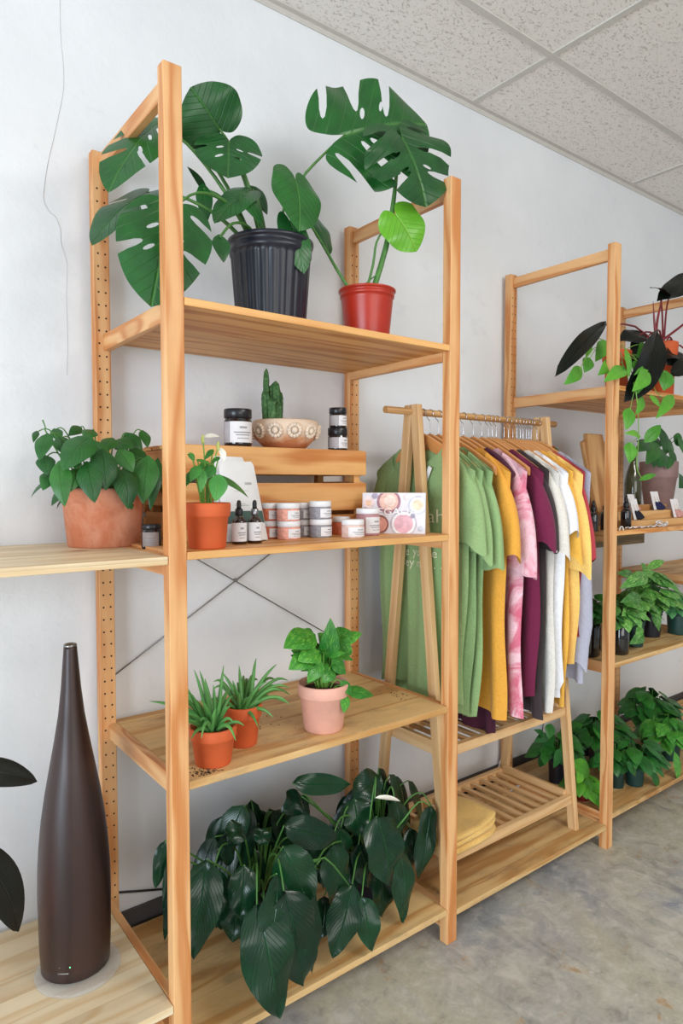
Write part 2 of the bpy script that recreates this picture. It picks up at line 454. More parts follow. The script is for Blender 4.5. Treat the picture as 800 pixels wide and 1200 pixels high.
shelf(-1, ZL_MID, 'pale new pine board at left under the philodendron pot', PINE_NEW)
shelf(-1, ZL_BOT, 'pale new pine board at lower left under the tall humidifier', PINE_NEW)
Z3 = .949
shelf(3, Z3, 'pine board at the far right edge behind the syngoniums', PINE_TOP)
shelf(3, .125, 'bottom pine board at the far right against the wall', PINE_TOP)
b = MB()
ya = D+.0021
c0 = at(276, 680, y=ya)
for (xa, za), (xb, zb) in (((c0.x-.40, c0.z-.245), (c0.x+.41, c0.z+.245)), ((c0.x-.41, c0.z+.245), (c0.x+.40, c0.z-.245))):
    yy = ya if xa < c0.x-.405 else ya+.0035
    b.tube([(xa, yy, za), (xb, yy, zb)], .0021, 6, smooth=1)
b.tube([(c0.x, ya-.003, c0.z), (c0.x, ya+.006, c0.z)], .006, 10, smooth=1)
tag(b.build('cross_brace', BRACE), 'thin steel X brace against the wall behind the left shelves', 'cross brace')

# ---------------------------------------------------------------- light
def light():
    w = bpy.data.worlds.new('world'); S.world = w; w.use_nodes = True
    nt = w.node_tree; bg = nt.nodes['Background']
    bg.inputs[0].default_value = (.90, .95, 1.0, 1); bg.inputs[1].default_value = .46
    def area(name, loc, target, size, sy, power, col):
        l = bpy.data.lights.new(name, 'AREA'); l.shape = 'RECTANGLE'; l.size = size; l.size_y = sy; l.energy = power; l.color = col
        o = bpy.data.objects.new(name, l); COL.objects.link(o); o.location = loc
        o.rotation_euler = (V(target)-V(loc)).to_track_quat('-Z', 'Y').to_euler()
    area('shop_window_daylight', (-4.4, -2.1, 1.15), (.3, .3, .9), 2.8, 2.0, 235, (.74, .87, 1.0))
    area('shop_front_daylight', (-.2, -5.2, 1.75), (.9, .4, 1.1), 3.4, 2.2, 80, (1, .985, .96))
    area('ceiling_lamp', (1.2, -2.4, 2.85), (1.2, -1.8, 0), 1.2, .6, 40, (1, .97, .92))
light()
vs = S.view_settings; vs.view_transform = 'Standard'; vs.look = 'None'; vs.gamma = 1; vs.exposure = -.10; vs.use_curve_mapping = False
# ================================================================ leaves and pots
UP = V((0, 0, 1)); FACE = V((-.45, -.85, .35)); 
def m_px(p): return (V(p)-CAM).dot(cf)/FPX

def p_heart(t): return min(1.0, (t/.26)**.5 if t < .26 else max(0, 1-((t-.26)/.74)**1.75)**.92)
def p_lance(t): return (t**.55)*(max(0, 1-t)**.85)/.395
def p_ell(t): return max(0, sin(pi*min(1, t)**.9))**.7 if t < 1 else 0
def p_strap(t): return (1-t**1.6) if t > .06 else .8
def p_fiddle(t): return max(0, sin(pi*min(1, t)**1.15))**.6 if t < 1 else 0

def frame(base, tip, nrm):
    c = V(tip)-V(base); L = c.length; d = c/L; n = V(nrm)-d*V(nrm).dot(d)
    if n.length < 1e-4: n = d.orthogonal()
    n.normalize(); return d, n, d.cross(n), L

def leaf(mb, base, tip, nrm, width, prof=p_heart, lobe=.0, bulge=.1, fold=.12, wave=.0, rows=9, cols=3, curl=0.0, twist=0.0, mi=0):
    base = V(base); d, n, s, L = frame(base, tip, nrm)
    st = len(mb.v); ph = random.uniform(0, 6)
    for i in range(rows+1):
        t = i/rows
        if t > .85: t = min(t, 1)
        hw = prof(t)*width/2
        ctr = base+d*(L*t)+n*(bulge*L*4*t*(1-t))
        a = twist*(t-.3); s2 = s*cos(a)+n*sin(a); n2 = n*cos(a)-s*sin(a)
        for j in range(-cols, cols+1):
            q = j/cols; aq = abs(q)
            z = fold*hw*aq-curl*hw*q*q+wave*width*sin(t*11+ph+(2 if q > 0 else 0))*aq
            back = lobe*L*(aq**1.3)*max(0, 1-t/.35)**1.5
            mb.v.append(ctr+s2*(q*hw)+n2*z-d*back)
    w = 2*cols+1; ko = random.randint(0, 40)+.0008; ks = .9984
    for i in range(rows):
        for j in range(w-1):
            a = st+i*w+j
            mb.face((a, a+1, a+w+1, a+w), [(ko+ks*j/(w-1), i/rows), (ko+ks*(j+1)/(w-1), i/rows), (ko+ks*(j+1)/(w-1), (i+1)/rows), (ko+ks*j/(w-1), (i+1)/rows)], mi, True)

_MON = {}
def mon2d(seed, nslit=3, nhole=2, depth=.62, lobes=.13, gap=1):
    """flat triangulated split leaf: midrib from (0,0) to (0,1), half width .5"""
    key = (seed, nslit, nhole, depth, gap, lobes)
    if key in _MON: return _MON[key]
    R = random.Random(seed)
    ctl = [(0, 0), (.045, -lobes*.55), (.15, -lobes), (.31, -lobes*.78), (.44, .12-lobes*.6), (.5, .22), (.49, .42), (.42, .62), (.29, .81), (.14, .93), (0, 1.0)]
    out = []
    for sgn in (1, -1):
        pts = []
        for i in range(len(ctl)-1):
            p0 = ctl[max(i-1, 0)]; p1 = ctl[i]; p2 = ctl[i+1]; p3 = ctl[min(i+2, len(ctl)-1)]
            for k in range(8):
                t = k/8
                pts.append(tuple(.5*(2*b+(c-a)*t+(2*a-5*b+4*c-e)*t*t+(3*b-a-3*c+e)*t**3) for a, b, c, e in zip(p0, p1, p2, p3)))
        pts.append(ctl[-1])
        N = len(pts)
        slits = []
        for k in range(nslit):
            f = .36+.42*(k+.5)/max(nslit, 1)+R.uniform(-.02, .02)
            c = int(f*N); hw = R.choice((1, 2, 2) if gap == 1 else (2, 3, 3))
            slits.append((c-hw, c+hw, depth*R.uniform(.8, 1.1)))
        poly = []; i = 0
        while i < N:
            sl = [q for q in slits if q[0] == i]
            if sl:
                a, b, dp = sl[0]; A = pts[a]; B = pts[b]; mx = (A[0]+B[0])/2; my = (A[1]+B[1])/2
                ix, iy = mx*(1-dp), my-(mx*dp)*.55
                tx, ty = mx-ix, my-iy; l = sqrt(tx*tx+ty*ty); nx, ny = -ty/l, tx/l; wd = .018
                def sidept(q, t, sg): return (q[0]*(1-t)+(ix+nx*wd*sg)*t, q[1]*(1-t)+(iy+ny*wd*sg)*t)
                sa = 1 if (A[0]-mx)*nx+(A[1]-my)*ny > 0 else -1
                poly += [A, sidept(A, .4, sa), sidept(A, .75, sa*1.5), sidept(A, 1, sa), (ix-tx/l*.02, iy-ty/l*.02), sidept(B, 1, -sa), sidept(B, .75, -sa*1.5), sidept(B, .4, -sa), B]
                i = b+1; continue
            poly.append(pts[i]); i += 1
        out.append([(x*sgn, y) for x, y in poly])
    outline = out[0]+out[1][::-1][1:-1]
    holes = []
    for sgn in (1, -1):
        for k in range(nhole):
            y = .16+.46*(k+.4)/max(nhole, 1)+R.uniform(-.03, .03); x = sgn*R.uniform(.13, .17); r = R.uniform(.035, .055)
            holes.append([(x+sgn*cos(a)*r*1.3*.9-0*y, y+sin(a)*r*.55+cos(a)*r*.75) for a in [2*pi*i/9 for i in range(9)]])
    def inside(p, poly):
        c = False; j = len(poly)-1
        for i in range(len(poly)):
            a, b = poly[i], poly[j]
            if (a[1] > p[1]) != (b[1] > p[1]) and p[0] < (b[0]-a[0])*(p[1]-a[1])/(b[1]-a[1])+a[0]: c = not c
            j = i
        return c
    vs_ = list(outline); es = [(i, (i+1) % len(outline)) for i in range(len(outline))]
    for h in holes:
        k = len(vs_); vs_ += h; es += [(k+i, k+(i+1) % len(h)) for i in range(len(h))]
    st = .055; y = -lobes-.02
    while y < 1.0:
        x = -.5
        while x < .5:
            p = (x+R.uniform(-.004, .004), y+R.uniform(-.004, .004))
            if inside(p, outline) and not any(inside(p, h) for h in holes): vs_.append(p)
            x += st
        y += st
    ov, oe, of, _, _, _ = delaunay_2d_cdt([V(p) for p in vs_], es, [], 0, 1e-5)
    tris = []
    for f in of:
        c = (sum(ov[i].x for i in f)/len(f), sum(ov[i].y for i in f)/len(f))
        if inside(c, outline) and not any(inside(c, h) for h in holes): tris.append(tuple(f))
    _MON[key] = ([(p.x, p.y) for p in ov], tris)
    return _MON[key]

def mleaf(mb, base, tip, nrm, width, seed=1, nslit=3, nhole=2, depth=.62, bulge=.06, fold=.1, wave=.03, droop=.12, mi=0, gap=1, lobes=.13):
    base = V(base); d, n, s, L = frame(base, tip, nrm)
    vs_, tris = mon2d(seed, nslit, nhole, depth, lobes=lobes, gap=gap); st = len(mb.v); ph = seed*1.3; ko = random.randint(0, 40)
    for x, y in vs_:
        z = bulge*L*4*y*(1-y)+fold*width*abs(x)-droop*width*(2*x)**2*.5+wave*width*sin(y*9+ph+(1.5 if x > 0 else 0))*abs(x)*2
        mb.v.append(base+d*(L*y)+s*(x*width)+n*z)
    for f in tris:
        mb.face([st+i for i in f], [(ko+min(.999, max(.001, vs_[i][0]*.99+.5)), vs_[i][1]) for i in f], mi, True)

def pot_classic(name, c, r, h, mat, soilmat, parent, taper=.72, rim=.24, lip=.012, wall=.006, fill=.12, seg=40):
    """flower pot: tapered body under a thicker rim band; returns soil height"""
    c = V(c); rb = r*taper; zr = h*(1-rim); rbr = rb+(r-lip-rb)*.98
    m = MB()
    m.lathe([(0, 0), (rb*.96, 0), (rb, .003), (rbr, zr-.002), (rbr+lip*.6, zr), (r-lip*.25, zr+.003), (r, h-.004), (r-.002, h), (r-wall, h), (r-wall-.002, h-.003), (r-wall-lip, h*(1-fill)-.006)], c, seg)
    o = m.build('pot', mat, parent)
    s = MB(); rs = r-wall-lip+.001
    s.lathe([(rs, h*(1-fill)-.004), (rs*.7, h*(1-fill)+.002), (rs*.35, h*(1-fill)+.004), (0, h*(1-fill)+.004)], c, 24, fn=lambda rr, z, a: rr*(1+.0*a))
    s.build('soil', soilmat, parent)
    return c+V((0, 0, h*(1-fill)))

def pot_plastic(name, c, r, h, mat, soilmat, parent, taper=.78, lip=.005, flute=0, seg=64):
    c = V(c); rb = r*taper
    def fl(rr, z, a):
        if flute and .08*h < z < .80*h: return rr*(1-.035*(.5+.5*cos(a*flute))**3)
        return rr
    m = MB(); R_ = lambda t: rb+(r-lip-rb)*t
    m.lathe([(0, .004), (rb*.8, .004), (rb*.85, 0), (rb, 0), (rb, .004), (R_(.1), .1*h), (R_(.45), .45*h), (R_(.79), .79*h), (R_(.84), .84*h), (R_(.84)+lip*.5, .845*h), (R_(.9)+lip*.5, .90*h), (R_(.9)+lip*.2, .905*h), (R_(.95)+lip*.3, .95*h), (r-lip*.2, .955*h), (r, .97*h), (r, h-.001), (r-.003, h), (r-.005, h-.003), (r-.012, .9*h)], c, seg, fn=fl)
    m.build('pot', mat, parent)
    s = MB(); rs = r-.0115
    s.lathe([(rs, .9*h-.001), (rs*.6, .9*h+.004), (0, .9*h+.005)], c, 24)
    s.build('soil', soilmat, parent)
    return c+V((0, 0, .9*h))

def stem(mb, a, b, r0=.003, r1=.0018, up=.35, seg=6, side=None):
    """petiole from the soil at a, rising then bending over to the leaf base b"""
    a = V(a); b = V(b); L = (b-a).length
    m1 = a.lerp(b, .35)+UP*L*up*.55; m2 = a.lerp(b, .72)+UP*L*up*.5
    if side: m1 = m1+V(side)
    mb.tube([a, m1, m2, b], [r0, r0*.9, r1*1.15, r1], seg, smooth=4, cap=False)

SOIL = plain('potting_soil', (52, 38, 28), .95, .35, 90, .8)
TERRA = plain('orange_terracotta', (206, 92, 44), .7, .05, 18, .05)
def terra_aged():
    t = NT('aged_terracotta'); o = t.n('ShaderNodeTexCoord').outputs['Object']
    a = t.noise(o, 14, 5, .6, .5); b = t.noise(o, 45, 4)
    c = t.mix(t.ramp(a, [(.4, (0, 0, 0, 1)), (.65, (1, 1, 1, 1))]), s2l((196, 116, 80)), s2l((214, 150, 120)))
    c = t.mix(t.math('MULTIPLY', t.ramp(b, [(.55, (0, 0, 0, 1)), (.7, (1, 1, 1, 1))]), .4), c, s2l((178, 96, 62)))
    t.col(c); t.set(Roughness=.8); t.bump(b, .15, .003); return t.m
TERRA_OLD = terra_aged()
PINKPOT = plain('pink_clay', (222, 166, 146), .75, .05, 16, .05)
REDPLASTIC = plain('red_plastic', (170, 44, 26), .32, .03)
BLACKPLASTIC = plain('black_plastic', (26, 28, 40), .33, .05)
GREENPLASTIC = plain('green_plastic', (20, 58, 52), .45, .05)
MAUVE = plain('mauve_clay', (158, 128, 124), .7, .05)
L_MON = leafmat('monstera_leaf', (26, 94, 34), (88, 146, 66), (10, 54, 24), rough=.34, nv=7, vs=.55)
L_MON2 = leafmat('young_monstera_leaf', (88, 158, 34), (140, 196, 80), (64, 130, 30), rough=.34, nv=7, vs=.5)
L_PHIL = leafmat('philodendron_leaf', (44, 108, 40), (92, 146, 66), (22, 72, 32), rough=.4, nv=8, vs=.35)
L_ANTH = leafmat('anthurium_leaf', (56, 136, 52), (150, 200, 110), (36, 104, 46), rough=.34, nv=6, vs=.45)
L_LILY = leafmat('peace_lily_leaf', (14, 54, 30), (34, 92, 48), (5, 28, 18), rough=.24, nv=13, vs=.5, spec=.4)
L_ALOE = leafmat('strap_leaf', (96, 156, 80), (126, 180, 110), (58, 122, 62), rough=.45, nv=1, vs=.3)
L_POTH = leafmat('pothos_leaf', (58, 140, 44), (120, 190, 80), (36, 112, 40), rough=.35, nv=7, vs=.4, patch=(104, 172, 62))
L_POTHD = leafmat('jade_pothos_leaf', (36, 108, 36), (80, 150, 56), (16, 66, 28), rough=.35, nv=7, vs=.4)
L_LIME = leafmat('lime_pothos_leaf', (92, 166, 42), (140, 198, 80), (60, 136, 34), rough=.4, nv=7, vs=.4)
L_DARK = leafmat('burgundy_leaf', (14, 22, 15), (62, 40, 38), (7, 11, 8), rough=.36, nv=9, vs=.3, spec=.2, back=(34, 20, 18))
L_SYNG = leafmat('syngonium_leaf', (70, 142, 48), (178, 208, 138), (26, 90, 34), rough=.4, nv=7, vs=.65, patch=(140, 190, 104))
L_RUB = leafmat('rubber_leaf', (30, 32, 28), (66, 58, 48), (18, 20, 18), spec=.3, rough=.3, nv=22, vs=.4)
G_STEM = plain('green_stem', (72, 122, 52), .5, .1)
G_STEMD = plain('dark_stem', (40, 74, 42), .5, .1)
G_PALE = plain('pale_stem', (122, 172, 72), .5, .1)
RED_STEM = plain('red_stem', (124, 34, 42), .45, .1)
SPATHE = plain('white_spathe', (240, 240, 228), .5, .02)
# ================================================================ plants, bay by bay
def lp(a, b, wpx): 
    m = (V(a)+V(b))/2; return wpx*m_px(m)

# ---- large split-leaf plant in the black pot, top board
pc = at(317, 285, y=.185); pc = V((pc.x, pc.y, Z_TOP))
h_pot = at(317, 286, y=.185).z-Z_TOP
t = thing('monstera_plant', pc, 'large split-leaf monstera in a black ribbed nursery pot on the top board', 'potted plant')
soil = pot_plastic('pot', pc, 50*m_px(pc), h_pot, BLACKPLASTIC, SOIL, t, taper=.80, flute=26, seg=156)
fo = MB(); sm = MB()
LA = [  # kind, base(px,py,y), tip, width px, normal, options
 ('h', (257, 151, .22), (223, 102, .21), 84, (-.55, -.8, .0), {}),
 ('m', (268, 166, .19), (267, 209, .17), 78, (-.4, -.85, .2), dict(seed=3, nslit=1, nhole=2, depth=.4, lobes=.26)),
 ('h', (346, 210, .10), (350, 271, .07), 72, (.1, -.95, .2), {}),
 ('h', (340, 260, .10), (356, 321, .08), 36, (-.2, -.9, .1), {}),
 ('h', (371, 260, .22), (386, 299, .20), 33, (.3, -.9, .2), {}),
 ('h', (238, 221, .24), (241, 264, .22), 20, (-.3, -.9, .2), {}),
 ('h', (289, 225, .16), (251, 262, .12), 38, (-.6, -.7, .2), {}),
 ('h', (284, 231, .14), (306, 264, .11), 27, (.1, -.9, .3), {}),
 ('h', (296, 222, .3), (313, 252, .3), 26, (.1, -.9, .3), {}),
 ('h', (240, 222, .3), (219, 195, .3), 10, (-.5, -.8, .4), {}),
 ('h', (257, 279, .1), (262, 308, .08), 22, (-.2, -.9, .2), {}),
 ('m', (200, 247, .10), (177, 360, .07), 108, (-.35, -.9, .22), dict(seed=7, nslit=2, nhole=2, depth=.6)),
 ('m', (172, 226, .25), (108, 288, .21), 62, (-.3, -.4, .9), dict(seed=11, nslit=1, nhole=0, depth=.55)),
 ('m', (184, 146, .24), (127, 226, .2), 78, (-.65, -.6, .45), dict(seed=5, nslit=3, nhole=2, depth=.72)),
 ('m', (196, 138, .30), (160, 150, .34), 40, (-.3, -.5, .8), dict(seed=6, nslit=1, nhole=0, depth=.5)),
]
for kd, b, tp, w, n, op in LA:
    B = at(b[0], b[1], y=b[2]); T_ = at(tp[0], tp[1], y=tp[2])
    if kd == 'h' and w > 30: mleaf(fo, B, T_, n, lp(B, T_, w), seed=w, nslit=0, nhole=0, lobes=.24, droop=.18, fold=.1)
    elif kd == 'h': leaf(fo, B, T_, n, lp(B, T_, w), p_heart, lobe=.16, bulge=.09, fold=.08, curl=.12, rows=12, cols=5)
    else: mleaf(fo, B, T_, n, lp(B, T_, w), **op)
    a = soil+V(((B.x-soil.x)*.12, (B.y-soil.y)*.12, -.01))
    dist = (B-a).length
    stem(sm, a, B, .0055 if dist > .2 else .004, .003, .25 if B.z-a.z > .1 else .5)
fo.build('foliage', L_MON, t); sm.build('stems', G_STEM, t)

# ---- smaller monstera in the red pot
pc = at(430, 342, y=.11); h_pot = pc.z-Z_TOP+.002; pc = V((pc.x, pc.y, Z_TOP))
t = thing('monstera_plant', pc, 'tall young monstera in a red plastic pot near the right end of the top board', 'potted plant')
soil = pot_plastic('pot', pc, 33.5*m_px(pc), h_pot, REDPLASTIC, SOIL, t, taper=.76)
fo = MB(); sm = MB()
B1, T1 = at(404, 158, y=.14), at(500, 146, y=.10)
mleaf(fo, B1, T1, (-.25, -.9, .3), lp(B1, T1, 142), seed=21, nslit=3, nhole=2, depth=.72, droop=.2, wave=.06, gap=2, lobes=.28)
B2, T2 = at(471, 162, y=.06), at(499, 243, y=.03)
mleaf(fo, B2, T2, (-.15, -.9, .35), lp(B2, T2, 134), seed=24, nslit=3, nhole=2, depth=.74, droop=.15, wave=.05, gap=2, lobes=.3)
fo.build('foliage', L_MON, t)
f2 = MB(); B3, T3 = at(464, 252, y=.075), at(488, 295, y=.06)
mleaf(f2, B3, T3, (-.3, -.9, .2), lp(B3, T3, 62), seed=2, nslit=0, nhole=0, lobes=.24, fold=.06)
f2.build('young_leaf', L_MON2, t)
sm.tube([soil+V((.01, 0, -.01)), at(452, 290, y=.10), at(461, 235, y=.09), at(466, 190, y=.08), B2], [.0085, .008, .0065, .004, .0035], 8)
sm.tube([soil+V((-.01, 0, -.01)), at(437, 310, y=.1), at(441, 284, y=.092), at(452, 266, y=.088), B3+V((0, .002, 0))], [.004, .0035, .003, .0026, .0024], 6)
sm.tube([at(447, 318, y=.10), at(428, 333, y=.11), soil+V((-.02, .01, -.01))], [.002, .002, .0015], 5)
sm.tube([soil+V((-.025, .01, -.01)), at(402, 328, y=.12), at(380, 290, y=.16), at(352, 240, y=.2), at(352, 212, y=.2), at(378, 182, y=.17), B1], [.005, .0045, .004, .004, .004, .0035, .003], 7)
sm.build('stems', G_STEM, t)

# ---- trailing heart-leaf plant, left board
pc = at(122, 639, z=ZL_MID)
rz = at(122, 572, y=pc.y).z
t = thing('potted_philodendron', pc, 'bushy heart-leaf philodendron in a weathered terracotta pot on the left board', 'potted plant')
k = m_px(pc); rt = 46*k; rb = 40*k; hh = rz-ZL_MID
m = MB(); m.lathe([(0, 0), (rb*.97, 0), (rb, .004), (rb+(rt-rb)*.5, hh*.5), (rt, hh-.012), (rt+.001, hh-.004), (rt-.004, hh), (rt-.012, hh), (rt-.016, hh-.006), (rt-.02, hh*.85)], pc, 48)
m.build('pot', TERRA_OLD, t)
s = MB(); s.lathe([(rt-.019, hh*.87), (rt*.5, hh*.9), (0, hh*.91)], pc, 24); s.build('soil', SOIL, t)
soil = pc+V((0, 0, hh*.9))
fo = MB(); sm = MB()
def q(x, y): return (x/2, 400+y/2)
PH = [(205, 230, 146, 304, 78, -.10), (240, 263, 248, 350, 64, -.11), (205, 293, 222, 379, 60, -.12), (290, 310, 300, 394, 62, -.11), (346, 281, 335, 382, 62, -.08),
 (330, 285, 320, 347, 42, -.06), (110, 223, 92, 280, 42, -.05), (142, 228, 152, 266, 42, -.02), (106, 272, 110, 314, 44, -.06), (140, 293, 152, 388, 52, -.1),
 (182, 303, 164, 354, 38, -.1), (283, 260, 312, 307, 46, -.08), (272, 236, 314, 250, 52, -.02), (298, 220, 332, 266, 42, 0), (335, 213, 345, 250, 30, .02),
 (128, 208, 142, 236, 30, .02), (187, 203, 160, 222, 28, .02), (216, 210, 198, 230, 38, -.03), (262, 230, 244, 260, 40, -.05), (368, 288, 352, 397, 36, -.05),
 (262, 288, 262, 332, 34, -.1), (86, 213, 78, 238, 16, 0), (170, 268, 180, 300, 40, -.08), (225, 240, 238, 290, 46, -.07), (310, 255, 345, 300, 44, -.03), (120, 310, 100, 350, 40, -.06)]
for bx, by, tx, ty, w, dy in PH:
    B = at(*q(bx, by), y=pc.y+dy); T_ = at(*q(tx, ty), y=pc.y+dy-.03)
    n = V((random.uniform(-.5, .1), -.8, random.uniform(.25, .7)))
    leaf(fo, B, T_, n, lp(B, T_, w/2), p_heart, lobe=.15, bulge=.12, fold=.05, curl=.22, rows=10, cols=4)
    stem(sm, soil+V(((B.x-soil.x)*.35, (B.y-soil.y)*.35, -.01)), B, .0022, .0014, .55)
for i in range(30):
    a = random.uniform(0, 2*pi); r = random.uniform(.02, .13)
    B = soil+V((cos(a)*r, sin(a)*r*.9+.01, random.uniform(.015, .085)-r*.15)); T_ = B+V((cos(a)*.045, sin(a)*.045, -.045))
    leaf(fo, B, T_, V((cos(a)*.5, sin(a)*.5-.3, .8)), random.uniform(.035, .05), p_heart, lobe=.15, bulge=.12, curl=.2, rows=7, cols=3)
    stem(sm, soil+V((cos(a)*r*.3, sin(a)*r*.3, -.01)), B, .002, .0012, .4)
sm.tube([soil+V((-.05, 0, .0)), at(57, 512, y=pc.y), at(53, 500, y=pc.y), at(50, 492, y=pc.y)], [.002, .002, .0015, .002], 5)
fo.build('foliage', L_PHIL, t); sm.build('stems', G_STEM, t)

# ---- white-flowered anthurium in terracotta, middle board
pc = at(243, 642, z=Z_MID)
t = thing('potted_anthurium', pc, 'small white-flowered anthurium in an orange terracotta pot beside the front post', 'potted plant')
hh = at(243, 589, y=pc.y).z-Z_MID
soil = pot_classic('pot', pc, 27.5*m_px(pc), hh, TERRA, SOIL, t, rim=.3, lip=.006, taper=.78)
fo = MB(); sm = MB(); SPADIX = plain('spadix', (190, 200, 110), .6)
def q(x, y): return (230+x/8, 500+y/8)
for bx, by, tx, ty, w, dy, n in [(206, 474, 492, 672, 165, -.02, (.25, -.55, .8)), (215, 474, 178, 704, 185, -.035, (-.3, -.9, .2)), (152, 222, 78, 312, 60, 0, (-.5, -.8, .3)),
    (210, 288, 146, 345, 55, .0, (-.3, -.6, .6)), (10, 315, 152, 362, 66, -.01, (.2, -.6, .7)), (155, 375, 70, 505, 120, -.01, (-.3, -.8, .3)),
    (-40, 300, -90, 260, 60, 0, (-.3, -.6, .6)), (-60, 250, -20, 330, 60, .02, (-.3, -.6, .6)), (20, 380, -60, 520, 110, -.03, (-.5, -.8, .3)), (60, 420, 40, 620, 90, -.03, (-.2, -.9, .2)), (-30, 420, -95, 560, 90, -.02, (-.6, -.7, .3)), (100, 330, 20, 420, 80, .02, (-.4, -.7, .5))]:
    B = at(*q(bx, by), y=pc.y+dy); T_ = at(*q(tx, ty), y=pc.y+dy-.012)
    leaf(fo, B, T_, n, lp(B, T_, w/8), p_heart, lobe=.12, bulge=.08, fold=.1, curl=.12, rows=10, cols=4)
    stem(sm, soil+V(((B.x-soil.x)*.25, 0, -.008)), B, .0022, .0014, .2)
for bx, by, tx, ty, w, bxx, byy in [(88, 95, 218, 95, 70, 62, 125), (230, 210, 262, 330, 70, 205, 188)]:
    B = at(*q(bx, by), y=pc.y); T_ = at(*q(tx, ty), y=pc.y-.01)
    fl = MB(); bud = MB(); leaf(fl, B, T_, (-.1, -.6, .8), lp(B, T_, w/8), p_heart, lobe=.12, bulge=.12, fold=.15, curl=.1, rows=8, cols=4); flo = fl.build('flower', SPATHE, t)
    c = at(*q(bxx, byy), y=pc.y-.004); bud.tube([c+V((0, 0, -.008)), c+V((-.001, 0, .004)), c+V((.001, 0, .012))], [.0035, .004, .002], 8); bud.build('flower_spike', SPADIX, flo)
    sm.tube([soil+V((0, 0, -.01)), soil.lerp(c, .5)+V((0, 0, .02)), c], [.002, .0018, .0015], 6)
fo.build('foliage', L_ANTH, t); sm.build('stems', G_PALE, t)

# ---- two strap-leaved aloes, low board
def q(x, y): return (x/2, 700+y/2)
def aloe(pc, rpx, hpx, label, tips, crown, potmat=TERRA):
    t = thing('potted_aloe', pc, label, 'potted plant', None)
    hh = at(crown[0], hpx, y=pc.y).z-pc.z
    soil = pot_classic('pot', pc, rpx*m_px(pc), hh, potmat, SOIL, t, rim=.3, lip=.006, taper=.74)
    fo = MB()
    for tx, ty, dy, up in tips:
        T_ = at(*q(tx, ty), y=pc.y+dy); B = soil+V(((T_.x-soil.x)*.12+random.uniform(-.012, .012), dy*.12+random.uniform(-.012, .012), -.006))
        d = T_-B; L = d.length; M1 = B+d*.5+UP*L*up
        # thick strap: triangular-section tapering tube
        fo.tube([B, B.lerp(M1, .5)+UP*L*up*.35, M1, M1.lerp(T_, .5)+UP*L*up*.28, T_], [.0062, .006, .0052, .0036, .0006], 5, smooth=3)
    for j in range(16):
        a = random.uniform(0, 2*pi); L = random.uniform(.06, .13); B = soil+V((cos(a)*.012, sin(a)*.012, -.006)); T_ = B+V((cos(a)*L, sin(a)*L*.9, random.uniform(.01, .09)))
        fo.tube([B, B.lerp(T_, .4)+UP*L*.22, B.lerp(T_, .75)+UP*L*.2, T_], [.0055, .0052, .0038, .0006], 5, smooth=3)
    fo.build('foliage', L_ALOE, t)
aloe(at(284, 871, z=Z_LOW), 23, 828, 'spiky aloe in a terracotta pot half hidden behind the front aloe pot',
     [(600, 143, .03, .12), (648, 157, .0, .1), (625, 198, -.05, .16), (670, 247, -.04, .22), (640, 281, -.08, .22), (605, 304, -.09, .2), (560, 160, .06, .05), (520, 175, .05, .05), (580, 190, .08, .08), (655, 215, .05, .15), (545, 195, -.03, .05), (590, 235, -.06, .12), (560, 225, -.05, .1)], (269, 0))
aloe(at(250, 893, z=Z_LOW), 28, 849, 'spiky aloe in front of the other, in a terracotta pot near the left post',
     [(350, 244, .02, .12), (455, 170, .03, .06), (468, 172, .0, .08), (524, 160, .04, .05), (500, 205, -.02, .08), (430, 200, .05, .08), (405, 225, -.03, .12), (447, 332, -.06, .22), (520, 230, -.04, .1), (540, 255, -.06, .14), (480, 190, .05, .05), (440, 220, -.05, .1), (470, 240, -.06, .08), (505, 262, -.07, .1), (400, 270, -.04, .18)], (251, 0))

# ---- pothos in the pink pot, low board
pc = at(379, 853, z=Z_LOW)
t = thing('potted_pothos', pc, 'green pothos in a pink clay pot in the middle of the low board', 'potted plant')
hh = at(379, 799, y=pc.y).z-Z_LOW
soil = pot_classic('pot', pc, 30.5*m_px(pc), hh, PINKPOT, SOIL, t, rim=.26, lip=.006, taper=.74)
fo = MB(); sm = MB()
for bx, by, tx, ty, w, dy, n in [(365, 745, 332, 760, 36, 0, (-.3, -.6, .7)), (383, 775, 387, 724, 26, 0, (-.3, -.9, .2)), (362, 770, 338, 785, 26, -.02, (-.4, -.7, .5)), (395, 748, 412, 740, 26, .02, (.2, -.6, .7)), (400, 752, 424, 742, 18, .02, (.2, -.6, .7)),
    (372, 765, 348, 775, 26, -.02, (-.2, -.7, .6)), (375, 778, 360, 800, 20, -.03, (-.3, -.8, .4)), (390, 775, 405, 790, 24, -.03, (.2, -.8, .5)), (388, 785, 378, 800, 20, -.04, (-.1, -.8, .5)), (408, 812, 438, 815, 22, -.05, (.1, -.5, .8)), (404, 815, 402, 836, 16, -.055, (.1, -.9, .3)), (400, 800, 412, 815, 16, -.05, (.1, -.8, .4)),
    (370, 755, 352, 740, 30, .03, (-.2, -.6, .7)), (398, 765, 408, 750, 26, .02, (.1, -.7, .6)), (380, 760, 372, 742, 26, .04, (-.2, -.6, .7)), (385, 770, 392, 752, 22, .03, (0, -.7, .6)), (356, 775, 345, 765, 20, .01, (-.3, -.5, .7))]:
    B = at(bx, by, y=pc.y+dy); T_ = at(tx, ty, y=pc.y+dy-.015)
    leaf(fo, B, T_, n, lp(B, T_, w), p_heart, lobe=.14, bulge=.1, fold=.1, curl=.15, rows=9, cols=4)
    stem(sm, soil+V(((B.x-soil.x)*.3, dy*.3, -.008)), B, .0022, .0014, .25 if by < 800 else .6)
